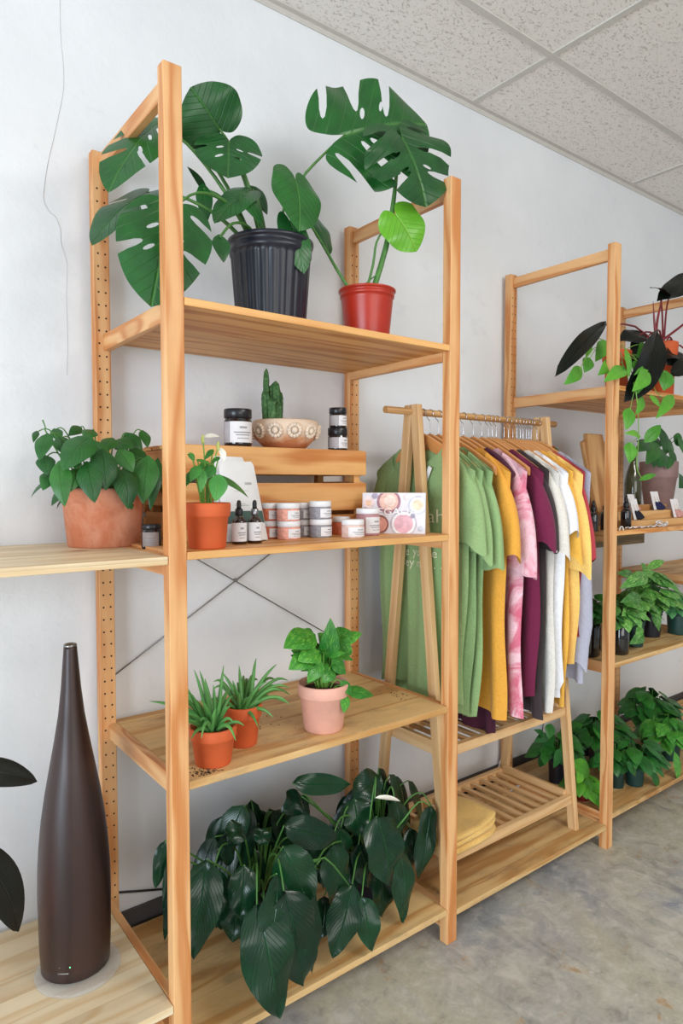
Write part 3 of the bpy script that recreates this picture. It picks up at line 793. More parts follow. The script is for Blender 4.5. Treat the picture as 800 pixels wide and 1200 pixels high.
for j in range(26):
    a = random.uniform(0, 2*pi); r = random.uniform(.01, .06); B = soil+V((cos(a)*r, sin(a)*r, random.uniform(.02, .10)*(1-r*6)+.02)); d = V((cos(a)+random.uniform(-.3, .3), sin(a)-.2, random.uniform(-.5, .6))).normalized()
    leaf(fo, B, B+d*random.uniform(.028, .045), (cos(a)*.3-.2, -.5, .8), random.uniform(.018, .03), p_heart, lobe=.12, bulge=.1, fold=.12, curl=.15, rows=7, cols=3); stem(sm, soil+V((cos(a)*.012, sin(a)*.012, -.008)), B, .0018, .0012, .2)
fo.build('foliage', L_POTH, t); sm.build('stems', G_PALE, t)

# ---- two drooping peace lilies, bottom board
def q(x, y): return (160+x/2, 850+y/2)
LIL = [(345, 388, 391, 612, 112, 0, -.02, -.04), (328, 348, 298, 545, 76, 0, .0, -.02), (343, 285, 406, 425, 88, 0, .04, .0), (282, 420, 331, 685, 114, 0, .0, -.06), (165, 315, 133, 548, 86, 0, .10, .06), (252, 328, 243, 458, 62, 0, .10, .07),
 (236, 400, 226, 510, 66, 0, .12, .09), (402, 378, 410, 582, 54, 1, .03, .0), (345, 236, 472, 268, 62, 0, .08, .06), (366, 136, 502, 140, 44, 1, .14, .12), (562, 214, 592, 374, 100, 1, .06, .03), (612, 280, 621, 462, 60, 1, .06, .03),
 (690, 188, 658, 362, 48, 1, .09, .07), (505, 372, 458, 545, 76, 1, .04, .01), (528, 400, 552, 530, 54, 1, .02, -.02), (455, 280, 470, 435, 76, 1, .08, .06), (570, 118, 502, 175, 64, 1, .16, .14), (385, 165, 342, 205, 54, 1, .16, .14),
 (246, 230, 216, 275, 50, 0, .16, .13), (298, 243, 290, 282, 44, 0, .14, .12), (605, 176, 612, 286, 66, 1, .14, .12), (66, 270, 44, 384, 32, 0, .22, .2), (78, 305, 66, 505, 30, 0, .2, .16), (432, 246, 430, 372, 56, 1, .12, .1), (508, 168, 522, 264, 66, 1, .14, .11), (478, 240, 472, 336, 56, 1, .12, .1),
 (300, 440, 288, 560, 70, 0, .06, .03), (570, 340, 575, 450, 60, 1, .1, .08), (640, 240, 645, 330, 40, 1, .14, .12), (210, 250, 215, 330, 50, 0, .2, .18), (440, 400, 430, 500, 60, 1, .1, .07), (350, 330, 345, 430, 60, 0, .12, .1), (520, 280, 545, 380, 70, 1, .1, .08), (405, 180, 350, 215, 50, 1, .2, .18), (180, 340, 200, 480, 60, 0, .16, .12),
 (380, 300, 385, 400, 60, 0, .14, .1), (490, 300, 500, 400, 60, 1, .14, .1), (270, 380, 260, 480, 60, 0, .14, .1)]
PLAB = ['drooping dark green peace lily in a black pot at the left of the bottom board', 'drooping dark peace lily with one white flower, at the right of the bottom board']
pcs = [at(302, 1088, z=Z_BOT), at(440, 1042, z=Z_BOT)]
lil = []
for i in (0, 1):
    pc = pcs[i]; t = thing('peace_lily', pc, PLAB[i], 'potted plant')
    soil = pot_plastic('pot', pc, .082, .155, BLACKPLASTIC, SOIL, t, taper=.78)
    fo = MB(); sm = MB()
    for bx, by, tx, ty, w, k, yb, yt in LIL:
        if k != i: continue
        B = at(*q(bx, by), y=yb); T_ = at(*q(tx, ty), y=yt)
        dn = (T_-B).normalized(); n = V((random.uniform(-.5, .15), -.9, random.uniform(.15, .5)))
        leaf(fo, B, T_, n, lp(B, T_, w/2)*1.15, p_lance, bulge=random.uniform(.03, .1), fold=random.uniform(.1, .3), curl=.25, wave=.085, rows=14, cols=4, twist=random.uniform(-.4, .4))
        a = soil+V(((B.x-soil.x)*.22, (B.y-soil.y)*.22, -.012)); dd = B-a
        top = max(B.z, a.z)+.02+.10*abs(dd.length)
        M1 = V((a.x+dd.x*.35, a.y+dd.y*.35, a.z+(top-a.z)*.75)); M2 = V((a.x+dd.x*.75, a.y+dd.y*.75, top))
        if B.z > a.z+.18: sm.tube([a, a.lerp(B, .5)+UP*.02, B], [.003, .0028, .002], 5)
        else: sm.tube([a, M1, M2, B], [.003, .0028, .0025, .002], 5, smooth=4)
    for j in range(46):
        a = random.uniform(0, 2*pi); r = random.uniform(.03, .17)
        B = soil+V((cos(a)*r, abs(sin(a))*r*.7+.0, random.uniform(.06, .27)*(1-r*2.2))); T_ = B+V((cos(a)*.06, min(.03, sin(a)*.05), -min(B.z-Z_BOT-.012, random.uniform(.12, .2))))
        leaf(fo, B, T_, V((cos(a)*.5-.2, -.7, .4)), random.uniform(.055, .085), p_lance, bulge=.06, fold=.2, curl=.2, rows=9, cols=3)
        sm.tube([soil+V((cos(a)*.02, sin(a)*.02, -.01)), soil.lerp(B, .55)+UP*.05, B], [.0028, .0025, .0018], 5)
    if i == 1:
        fl = MB(); B = at(*q(558, 170), y=.07); T_ = at(*q(618, 178), y=.06)
        leaf(fl, B, T_, (-.1, -.5, .9), .017, p_ell, bulge=.06, fold=.35, rows=8, cols=3)
        fl.build('flower', SPATHE, t)
        sm.tube([soil, at(*q(545, 240), y=.08), at(*q(560, 120), y=.09), B+V((0, 0, .004)), B], [.0025, .0022, .002, .0016, .0012], 6)
        for x0, y0, x1, y1, x2, y2 in ((395, 345, 440, 310, 500, 378), (395, 325, 430, 312, 420, 330), (610, 240, 660, 180, 688, 190)):
            sm.tube([soil+V((random.uniform(-.03, .03), 0, 0)), at(*q(x0, y0), y=.06), at(*q(x1, y1), y=.03), at(*q(x2, y2), y=.03)], [.0028, .0026, .0024, .0015], 6)
    fo.build('foliage', L_LILY, t); sm.build('stems', G_STEM, t)
# ================================================================ clothes rack in the second bay
XA, XB, YC, ZR = .925, 1.600, .222, 1.612
FY, BY, ZF = .062, .395, Z_BOT1
t = thing('clothes_rack', (1.26, .23, ZF), 'pale wooden A-frame clothes rack with a round rail and two slatted shelves', 'clothes rack')
def legy(z, s):
    k = (z-ZF)/(1.63-ZF); f = FY if s < 0 else BY
    return f+(YC+s*.013-f)*k
for xq in (XA, XB):
    for s in (-1, 1):
        m = MB(); a = V((xq, (FY if s < 0 else BY), ZF)); b = V((xq, YC+s*.013, 1.634))
        m.bar(a, b, .026, .034, up=(1, 0, 0)) if False else m.bar(a, b, .034, .022, up=(1, 0, 0))
        # cut the foot flat
        for i, p in enumerate(m.v):
            if p.z < ZF+.02: m.v[i] = V((p.x, p.y, ZF))
            elif p.z > 1.62: m.v[i] = V((p.x, p.y, 1.634))
        m.build('leg', BAMBOO, t, bevel=.0018)
m = MB(); m.tube([(.806, YC, ZR), (1.684, YC, ZR)], .0112, 16, smooth=1); m.build('hanging_rail', wood('rail_wood', (206, 160, 104), (178, 128, 74), knots=0, ring=90, seed=3.3), t)
for zt, lab in ((.545, 'upper'), (.222, 'lower')):
    yf, yb = legy(zt, -1), legy(zt, 1)
    sh = MB()
    sh.box((XA+.012, yf-.011, zt-.030), (XB-.012, yf+.011, zt+.002))
    so = sh.build('slatted_shelf', BAMBOO, t, bevel=.0015)
    r = MB(); r.box((XA+.012, yb-.011, zt-.030), (XB-.012, yb+.011, zt+.002)); r.build('rail', BAMBOO, so, bevel=.0015)
    for xq in (XA, XB):
        r = MB(); x0 = xq+(.012 if xq == XA else -.030); r.box((x0, yf+.0115, zt-.028), (x0+.018, yb-.0115, zt+.016)); r.build('rail', BAMBOO, so, bevel=.0015)
    n = 12
    for i in range(n):
        x0 = XA+.045+(XB-XA-.115)*i/(n-1); r = MB(); r.box((x0, yf+.0115, zt-.014), (x0+.018, yb-.0115, zt-.003)); r.build('slat', BAMBOO, so, bevel=.001)

# ---------------------------------------------------------------- hangers
def hanger_mesh():
    m = MB(); n = 28; hw = .197
    ring = []
    for i in range(n+1):
        u = -1+2*i/n; au = abs(u)
        zt = -.004-.112*au**1.22; hh = .050*(1-.58*au**.8)+.006
        zb = zt-hh+.030*max(0, 1-au/.22)
        xo = .004*au**2
        tk = .0055*(1-.25*au)
        y = u*hw
        ring.append([V((xo+sx*tk, y, z)) for sx, z in ((-1, zb+.004), (-1, zt-.006), (-.55, zt-.001), (.55, zt-.001), (1, zt-.006), (1, zb+.004), (.55, zb), (-.55, zb))])
    for r in ring: m.v += r
    for i in range(n):
        for j in range(8):
            j2 = (j+1) % 8; a = i*8
            m.face((a+j, a+8+j, a+8+j2, a+j2), [(i*.015, j*.01), ((i+1)*.015, j*.01), ((i+1)*.015, (j+1)*.01), (i*.015, (j+1)*.01)], 0, True)
    m.face(list(range(8))); m.face([n*8+j for j in range(8)][::-1])
    k = MB(); pts = [(0, 0, -.008), (0, 0, .022), (0, .002, .036), (0, .014, .048), (0, .016, .060), (0, .009, .0705), (0, 0, .0735), (0, -.010, .070), (0, -.0145, .060), (0, -.012, .052)]
    k.tube(pts, .0013, 6, smooth=3)
    return m, k
hm, hk = hanger_mesh()
HZ = ZR+.0112+.0013-.0735          # origin of a hanger: top of its wooden body
h0 = thing('clothes_hanger', (0, 0, 0), 'x', 'hanger', 'wooden hangers on the rack rail')
_b = hm.build('hanger_body', HANGER, h0); _k = hk.build('hook', CHROME, h0); first = [True]
def hanger(x, label, rz=0.0, yo=0.0, dx=0):
    if first[0]:
        first[0] = False; h = h0; h.location = (x, YC+yo, HZ); h['label'] = label
    else: h = dup(h0, (x, YC+yo, HZ), label)
    h.rotation_euler = (0, 0, rz)
    return h

# ---------------------------------------------------------------- garments
def cloth(name, rgb, var=.04, tie=None, rough=.9, weave=1.0):
    t = NT(name); o = t.n('ShaderNodeTexCoord').outputs['Object']
    c0 = s2l(rgb); f = t.noise(o, 160, 3)
    c = t.ramp(f, [(.3, tuple(v*(1-var*2) for v in c0[:3])+(1,)), (.7, tuple(min(1, v*(1+var*2)) for v in c0[:3])+(1,))])
    if tie:
        a = t.noise(o, 7.5, 4, .6, 1.6)
        c = t.mix(t.ramp(a, [(.40, (0, 0, 0, 1)), (.54, (1, 1, 1, 1))]), s2l(tie), c)
        b = t.noise(o, 12, 3, .6, .8)
        c = t.mix(t.math('MULTIPLY', t.ramp(b, [(.55, (0, 0, 0, 1)), (.7, (1, 1, 1, 1))]), .5), c, s2l((205, 84, 110)))
    t.col(c); t.set(Roughness=rough, Sheen_Weight=.12)
    w = t.n('ShaderNodeTexNoise', i_Scale=14, i_Detail=3); t.l(o, w.inputs['Vector'])
    t.bump(t.math('ADD', w.outputs[0], t.math('MULTIPLY', f, .12)), .5, .014); return t.m

def garment(x0, zs, hem, mat, hs=.235, sl=.22, sw=.115, th=.02, seed=0, flare=0.0, swing=0.0, neck=.10, cuff=0, lean=0.0, hemslope=0.0, lsleeve=None, fold=1.0, rib=0):
    R = random.Random(seed); m = MB(); ph = [R.uniform(0, 6) for _ in range(6)]; ph[0] = 1.1+x0*4; ph[1] = 2.3+x0*5
    NU, NVV = 36, 26
    def ztop(y, front):
        a = abs(y)
        z = zs-.63*max(0, a-neck)-1.6*max(0, a-neck-.10)**2
        if a < neck: z -= (.055 if front else .012)*(1-(a/neck)**2)
        return z
    def xf(u, v):
        A = fold*(.003+.016*v)
        return x0+lean*v+A*(sin(2.1*pi*u+ph[0])+.55*sin(4.3*pi*u+ph[1]+v*1.2)+.3*sin(7.1*pi*u+ph[2]-v))+swing*v*(.5-u*.5)
    def half(v):
        h = hs*(.95-.06*min(1, v*3))*(1+flare*v)-.010*sin(v*9+ph[3])*v
        return h*.93 if rib and v > .93 else h
    def pt(u, v, front):
        y = u*half(v); zt = ztop(y if v < .3 else u*half(0), front)
        z = zt+(hem+hemslope*u+.010*sin(u*5+ph[4])-zt)*v
        k = sqrt(max(0, 1-u*u)); tk = th*(.35+.65*min(1, v*5))*(k**.6)
        tk = max(tk, .0072*(k > 0))
        rb = .0025*sin(u*70) if rib and v > .93 else 0
        return V((xf(u, v)+(-tk if front else tk)+rb, YC+y, z))
    for front in (True, False):
        m.grid(lambda a, b, fr=front: pt((2*a-1) if fr else (1-2*a), b, fr), NU, NVV)
    # hem turned: a second narrow ring inside gives the cloth thickness
    for s, ln in ((-1, sl), (1, lsleeve if lsleeve is not None else sl)):
        ze = ztop(hs, False)-ln; zsh = ztop(hs, False); xs = R.uniform(-.006, .006); st = .10*max(0, ln-.3)
        def bz(p0, p1, p2, b): return (p0[0]*(1-b)**2+2*p1[0]*b*(1-b)+p2[0]*b*b, p0[1]*(1-b)**2+2*p1[1]*b*(1-b)+p2[1]*b*b)
        def slv(a, b, s=s, ln=ln, ze=ze, zsh=zsh, xs=xs, st=st):
            ang = 2*pi*a; c = cos(ang); q_ = sin(ang)
            O = bz((hs*.55, ztop(hs*.55, False)+.003), (hs+.014, zsh+.008), (hs+.030-st, ze), b)
            I = bz((hs*.55, ztop(hs*.55, False)-.05), (hs-.06, zsh-.06), (hs+.030-st-sw, ze+.022), b)
            mx, mz = (O[0]+I[0])/2, (O[1]+I[1])/2; dx, dz = (O[0]-I[0])/2, (O[1]-I[1])/2
            kk = (abs(c)**.8)*(1 if c > 0 else -1)
            if cuff and b > .93: dx *= .75; dz *= .75
            yy = mx+dx*kk; zz = mz+dz*kk
            tk = (.010+.014*min(1, b*1.6))*(th/.016)**.5
            fx = xs*b+fold*(.005*sin(ang*2+ph[5]+b*4)*b+.006*sin(b*9*max(1, ln*2)+ph[2]+kk*2)*b); zz += b*b*(.010*sin(ang*2+ph[5])+.008*sin(ang*3+ph[3])); fx += .0035*b*sin(yy*95+ph[4]+b*2)
            return V((xf(s*.9, .15*b+.06)+q_*tk+fx, YC+s*yy, zz))
        m.grid(slv, 20, 16, closed=True)
    return m, xf, half, ztop, pt

G_LAB = 'garments hanging on the rack'
def add_garment(name, cat, label, mat, hl, x, zs=None, hr=0.0, mats2=None, **kw):
    zs = zs if zs is not None else HZ-.050
    hanger(x, hl, hr)
    m, xf, half, ztop, pt = garment(x, zs, mat=mat, **kw)
    o = m.build(name, mat, None); tag(o, label, cat, G_LAB)
    return o, pt
GREEN = cloth('sage_jersey', (140, 168, 112)); MUST = cloth('mustard_jersey', (226, 160, 58)); TIE = cloth('tie_dye', (238, 196, 206), tie=(214, 112, 136))
MAR = cloth('maroon_jersey', (112, 22, 62)); PLUM = cloth('plum_jersey', (72, 20, 44)); BLK = cloth('charcoal_jersey', (58, 48, 50)); OFFW = cloth('ivory_jersey', (222, 216, 206))
WHT = cloth('white_jersey', (232, 232, 236)); YEL = cloth('butter_jersey', (244, 202, 112)); YEL2 = cloth('yellow_jersey', (238, 180, 72)); RED = cloth('red_jersey', (176, 56, 66)); GRY = cloth('heather_grey_jersey', (172, 172, 188))

gA, ptA = add_garment('tee_shirt', 'T-shirt', 'sage green printed tee at the left end of the rack, facing the shelves', GREEN, 'wooden hanger inside the front printed green tee', .968, hem=.70, seed=2, th=.014, sl=.235, hs=.24, flare=-.12)
add_garment('tee_shirt', 'T-shirt', 'second sage green tee, right behind the printed one, with a longer hem', GREEN, 'wooden hanger in the second green tee', 1.002, hem=.66, seed=5, th=.012, sl=.26, hs=.24, flare=-.10)
add_garment('tee_shirt', 'T-shirt', 'third sage green tee, between the second green one and the mustard tee', GREEN, 'wooden hanger in the third green tee', 1.042, hem=.635, seed=8, th=.014, sl=.29, hs=.245, flare=-.16)
add_garment('tee_shirt', 'T-shirt', 'mustard yellow tee between the green tees and the pink tie-dye top', MUST, 'wooden hanger in the mustard tee', 1.125, hem=.635, seed=11, th=.016, sl=.26, hs=.245, hr=.03)
add_garment('dress', 'dress', 'long dark plum garment whose hem shows lowest, under the mustard tee', PLUM, 'wooden hanger in the long plum garment', 1.162, hem=.556, seed=14, th=.012, sl=.05, hs=.185)
add_garment('sweatshirt', 'sweatshirt', 'pink and white tie-dye top on the rack', TIE, 'wooden hanger in the tie-dye top', 1.212, hem=.615, seed=17, th=.020, sl=.33, hs=.24, sw=.13)
add_garment('tee_shirt', 'T-shirt', 'maroon tee beside the tie-dye top', MAR, 'wooden hanger in the maroon tee', 1.292, hem=.665, seed=20, th=.018, sl=.24, hs=.245)
add_garment('tee_shirt', 'T-shirt', 'charcoal black tee between the maroon and ivory tees', BLK, 'wooden hanger in the charcoal tee', 1.335, hem=.585, seed=23, th=.013, sl=.26, hs=.235)
add_garment('tee_shirt', 'T-shirt', 'ivory tee hanging next to the charcoal one', OFFW, 'wooden hanger in the ivory tee', 1.378, hem=.585, seed=26, th=.018, sl=.27, hs=.245)
o, _ = add_garment('sweatshirt', 'sweatshirt', 'white sweatshirt with a ribbed lower band, between ivory and yellow tops', WHT, 'wooden hanger in the white sweatshirt', 1.428, hem=.645, seed=29, rib=1, th=.022, sl=.20, hs=.245)
add_garment('tee_shirt', 'T-shirt', 'deep yellow tee mostly hidden behind the white sweatshirt', YEL2, 'wooden hanger in the deep yellow tee', 1.472, hem=.60, seed=32, th=.012, sl=.30, hs=.235)
add_garment('tee_shirt', 'T-shirt', 'pale butter yellow tee with a long sleeve opening near the right end', YEL, 'wooden hanger in the pale butter yellow tee', 1.508, hem=.74, seed=35, th=.014, sl=.34, hs=.25, sw=.14)
add_garment('tee_shirt', 'T-shirt', 'red tee showing as a thin strip beside the butter yellow one', RED, 'wooden hanger in the red tee', 1.536, hem=.84, seed=38, th=.007, sl=.30, hs=.24)
add_garment('sweatshirt', 'sweatshirt', 'heather grey long-sleeved top at the right end of the rack', GRY, 'wooden hanger in the heather grey top', 1.572, hem=.665, seed=41, th=.010, sl=.70, hs=.24, sw=.10, cuff=1)
for x, lb, rz in ((1.085, 'bare wooden hanger just left of the mustard tee', .05), (1.258, 'bare wooden hanger between the tie-dye top and the maroon tee', .02), (1.313, 'bare wooden hanger between the maroon and charcoal tees', -.02), (1.403, 'bare wooden hanger between the ivory tee and the white sweatshirt', .03),
                  (1.450, 'bare wooden hanger between the white and deep yellow tops', .0), (1.488, 'bare wooden hanger between the two yellow tees', -.03), (1.523, 'bare wooden hanger between the butter yellow and red tees', .02)):
    hanger(x, lb, rz)

# print on the first green tee
def text_mesh(s, size):
    cu_ = bpy.data.curves.new('t', 'FONT'); cu_.body = s; cu_.size = size; cu_.align_x = 'LEFT'; cu_.resolution_u = 2
    o = bpy.data.objects.new('t', cu_); COL.objects.link(o)
    bpy.context.view_layer.update()
    me = bpy.data.meshes.new_from_object(o.evaluated_get(bpy.context.evaluated_depsgraph_get()))
    r = ([v.co.copy() for v in me.vertices], [tuple(p.vertices) for p in me.polygons])
    bpy.data.objects.remove(o); bpy.data.curves.remove(cu_); bpy.data.meshes.remove(me); return r
def write(mb, s, size, org, ux, uy, fn=None, mi=0, sx=1.0):
    vs_, fs = text_mesh(s, size); n = len(mb.v); org = V(org)
    for p in vs_:
        q_ = org+V(ux)*p.x*sx+V(uy)*p.y; mb.v.append(fn(q_) if fn else q_)
    for f in fs: mb.face([n+i for i in f], None, mi)
PRINT = plain('cream_print', (226, 224, 190), .8, .02)
m = MB()
def onshirt(p):
    u = max(-1, min(1, (p.y-YC)/(.24*.9))); zt = ptA(u, 0, True).z; zh = ptA(u, 1, True).z
    v = max(.02, min(1, (zt-p.z)/(zt-zh))); q_ = ptA(u, v, True)
    return V((q_.x-.0025, p.y, p.z))
a = at(503, 612, x=.955); write(m, 'ahs', .062, a, (0, -1, 0), (0, 0, 1), onshirt)
m.build('print_title', PRINT, gA); m = MB()
b = at(463, 648, x=.955); write(m, 'large you\u2019re p', .041, b, (0, -1, 0), (0, 0, 1), onshirt)
c = at(469, 661, x=.955); write(m, 'they m  n. An', .041, c, (0, -1, 0), (0, 0, 1), onshirt)
m.build('print_lines', PRINT, gA)
m = MB(); p = at(500, 553, x=.958); q0 = at(497, 560, x=.958)
m.bar(at(498, 564, x=.945), at(504, 547, x=.945), .016, .0015, up=(1, 0, 0)); m.build('paper_tag', plain('tag_white', (236, 236, 238), .6), gA)

# ---- folded cloths on the lower slatted shelf
FOLD = cloth('ochre_cotton', (230, 188, 110))
def folded(c, sx, sy, sz, rz, label, seed):
    R = random.Random(seed); p0 = [R.uniform(0, 6) for _ in range(4)]; m = MB(); c = V(c)
    Mz = Matrix.Rotation(rz, 3, 'Z')
    n = 3
    for l in range(n):
        z0 = sz*l/n; z1 = sz*(l+1)/n-.001
        def sec(a, b, z0=z0, z1=z1, l=l):
            ang = 2*pi*a; e = .35
            cx = abs(cos(ang))**e*(1 if cos(ang) > 0 else -1); cy = abs(sin(ang))**e*(1 if sin(ang) > 0 else -1)
            r = 1-.02*l
            prof = [(0, 0), (.6, 0), (.97, .08), (1, .5), (.97, .92), (.6, 1), (0, 1)]
            k = b*(len(prof)-1); i = min(int(k), len(prof)-2); f = k-i
            rr = prof[i][0]*(1-f)+prof[i+1][0]*f; zz = prof[i][1]*(1-f)+prof[i+1][1]*f
            x = cx*rr*sx/2*r; y = cy*rr*sy/2*r
            zw = (.005*sin(x*34+p0[0]+l)+.004*sin(y*41+p0[1]+l*2))*(1 if (l > 0 or b > .5) else 0)
            return c+Mz @ V((x+.006*sin(y*30+p0[2]+l), y+.006*sin(x*28+p0[3]+l), max(0, z0+(z1-z0)*zz+zw)))
        m.grid(sec, 36, 12, closed=True)
    tag(m.build('folded_cloth', FOLD, None), label, 'folded cloth', None)
zt = .222-.0028
fc = at(540, 978, z=zt)
folded((fc.x-.01, fc.y+.02, zt), .27, .20, .062, .12, 'folded ochre cotton garment lying on the lower slats of the rack', 3)
# ================================================================ goods on the middle board
GLASS_DK = plain('dark_glass', (24, 20, 22), .08, .02, Coat_Weight=.6)
LID_BK = plain('black_lid', (28, 28, 34), .3, .03)
LID_W = plain('white_lid', (228, 228, 230), .4, .01)
LABEL = plain('label_paper', (226, 224, 226), .6, .02)
LABEL_G = plain('label_grey', (176, 170, 172), .6, .03)
INK = plain('label_ink', (156, 154, 158), .7, .02)
PINKS = plain('pink_salt', (226, 158, 140), .5, .12, 120); ORNG = plain('coral_scrub', (208, 110, 78), .5, .12, 120); GREYS = plain('grey_clay', (142, 140, 146), .5, .12, 120); PALEP = plain('pale_pink_cream', (222, 190, 178), .5, .08, 120); MAUV = plain('mauve_cream', (176, 128, 132), .5, .1, 120)

def arc(m, c, r, z0, z1, a0, a1, n=14, mi=0):
    c = V(c)
    m.grid(lambda u, v: c+V((r*cos(a0+(a1-a0)*u), r*sin(a0+(a1-a0)*u), z0+(z1-z0)*v)), n, 1, mi)
def label_ink(parent, c, r, z0, z1, amid, span, seed=0):
    """small grey lines of print on a label"""
    m = MB(); R = random.Random(seed); h = z1-z0
    for k, (f, w, t_) in enumerate(((.72, .3, .05), (.48, .75, .03), (.36, .6, .025), (.2, .5, .02))):
        a = amid-span*.45*w; arc(m, c, r, z0+h*f-h*t_, z0+h*f+h*t_, a, a+span*.9*w, 6)
    m.build('label_text', INK, parent)
def jar(px0, px1, py0, py1, y, z, name, label, cat, group, body, lidm, lidf=.26, lab=LABEL, amid=-pi/2+.15, span=2.1, second=None, neck=.93, rlid=1.0):
    pm = (px0+px1)/2; c = at(pm, py1, y=y); c.z = z
    k = m_px(c); r = (px1-px0)/2*k; h = (py1-py0)*k/ (1.0)
    t = thing(name, c, label, cat, group)
    zb = h*(1-lidf)
    m = MB(); m.lathe([(0, 0), (r*.93, 0), (r*.99, h*.03), (r, h*.08), (r, zb*.9), (r*neck, zb*.99), (r*neck, zb), (0, zb)], c, 32); b = m.build('glass_body', body, t)
    m = MB(); rl = r*rlid; m.lathe([(0, zb+.0003), (rl*.98, zb+.0003), (rl, zb+.001), (rl, h-.002), (rl-.0015, h), (0, h)], c, 32); m.build('lid', lidm, t)
    m = MB(); arc(m, c, r+.0005, h*.10, zb*.86, amid-span/2, amid+span/2); m.build('label', lab, b)
    if second: m = MB(); arc(m, c, r+.0005, h*.10, zb*.86, amid-span/2-1.15, amid-span/2-.02, 8); m.build('side_label', second, b)
    label_ink(b, c, r+.0009, h*.10, zb*.86, amid, span)
    return t, h, c

# ---- slatted crate standing behind the goods
yf = at(430, 627, z=Z_MID).y
yf = min(max(yf, .25), .31)
x1 = at(429, 600, y=yf).x; x0 = at(208, 560, y=yf).x; zt = at(430, 528, y=yf).z
t = thing('wooden_crate', ((x0+x1)/2, (yf+D)/2, Z_MID), 'slatted pine crate standing upside down behind the small jars', 'crate')
hgt = zt-Z_MID; yb = D-.012
zs_ = [(Z_MID, at(430, 600, y=yf).z), (at(430, 598, y=yf).z+.0, 0)]
for a_, b_ in ((628, 602), (597, 566), (557, 529)):
    z0 = at(430, a_, y=yf).z; z1 = at(430, b_, y=yf).z
    if a_ == 628: z0 = Z_MID
    for ya_, yb_ in ((yf, yf+.011), (yb-.011, yb)):
        if ya_ > yf and a_ == 628: pass
        m = MB(); m.box((x0, ya_, z0), (x1, yb_, z1), L=0); m.build('slat', CRATE, t, bevel=.0015)
for xa in (x0+.003, x1-.016):
    for k in range(3):
        z0 = Z_MID+hgt*k/3+.006; m = MB(); m.box((xa, yf+.0115, z0), (xa+.012, yb-.0115, z0+hgt/3-.018)); m.build('end_slat', CRATE, t, bevel=.0015)
    for ya_ in (yf+.0115, yb-.0345):
        xx = xa+.0125 if xa < .4 else xa-.0235
        m = MB(); m.box((xx, ya_, Z_MID+.002), (xx+.023, ya_+.023, zt-.002), L=2); m.build('corner_post', CRATE, t, bevel=.001)
for k in range(4):
    w_ = (yb-yf-.024)/4; m = MB(); m.box((x0+.0005, yf+.0122+w_*k+.003, zt-.011), (x1-.0005, yf+.0122+w_*(k+1)-.003, zt), L=0); m.build('bottom_slat', CRATE, t, bevel=.001)
CZ = zt
yj = yf+.055
jar(262.5, 295, 477, 520.5, yj, CZ, 'cosmetic_jar', 'large dark jar with black lid and white label, beside the cactus bowl on the crate', 'jar', 'jars on the crate', GLASS_DK, LID_BK, .24, LABEL, -pi/2-.1, 2.0, LABEL_G, neck=.9, rlid=1.0)
_, hj, cj = jar(384, 407, 498, 524.5, yj+.01, CZ, 'cosmetic_jar', 'lower of two dark-lidded jars stacked at the right end of the crate', 'jar', 'jars on the crate', GLASS_DK, LID_BK, .34, LABEL, -pi/2+.2, 1.5, LABEL_G)
jar(385.5, 406, 475.5, 498.7, yj+.01, CZ+hj, 'cosmetic_jar', 'upper of two dark-lidded jars stacked at the right end of the crate', 'jar', 'jars on the crate', GLASS_DK, LID_BK, .3, LABEL, -pi/2+.2, 1.5, LABEL_G)

# ---- cactus in a bowl with raised flowers
def bowlmat():
    t = NT('whitewashed_terracotta'); o = t.n('ShaderNodeTexCoord').outputs['Object']
    a = t.noise(o, 26, 4, .6, .4); sp = t.n('ShaderNodeSeparateXYZ'); t.l(o, sp.inputs[0])
    zz = t.math('MULTIPLY', sp.outputs[2], 14)
    f = t.math('ADD', a, t.math('SUBTRACT', zz, .45))
    t.col(t.ramp(f, [(.25, s2l((192, 122, 78))), (.5, s2l((216, 168, 130))), (.75, s2l((226, 202, 178)))])); t.set(Roughness=.8); t.bump(a, .2, .003); return t.m
c = at(334, 521, y=yf+.10); c.z = CZ; k = m_px(c); r = 39*k; hb = 33*k
t = thing('cactus_bowl', c, 'columnar cactus in a shallow clay bowl with raised flower medallions on the crate', 'potted cactus')
m = MB(); m.lathe([(0, 0), (r*.55, 0), (r*.62, hb*.05), (r*.84, hb*.3), (r*.97, hb*.6), (r, hb*.8), (r*.97, hb*.97), (r*.93, hb), (r*.88, hb*.97), (r*.86, hb*.8)], c, 56); bo = m.build('bowl', bowlmat(), t)
for i in range(11):
    a = -pi/2+.28+i*2*pi/11
    cc = c+V((cos(a)*r*.985, sin(a)*r*.985, hb*.60)); n = V((cos(a), sin(a), -.25)).normalized(); x = V((-sin(a), cos(a), 0)); y = n.cross(x)
    m = MB(); R0 = hb*.29
    for j in range(12):
        b = 2*pi*j/12; p = cc+(x*cos(b)+y*sin(b))*R0*.68; m.blob(p, R0*.27, 6, 4)
    m.blob(cc, (R0*.42,)*3, 8, 5); m.build('medallion', plain('medallion_cream', (226, 208, 188), .8, .06, 60) if i == 0 else bpy.data.materials['medallion_cream'], bo)
m = MB(); m.lathe([(r*.87, hb*.80), (r*.5, hb*.84), (0, hb*.85)], c, 24); m.build('soil', SOIL, t)
m = MB()
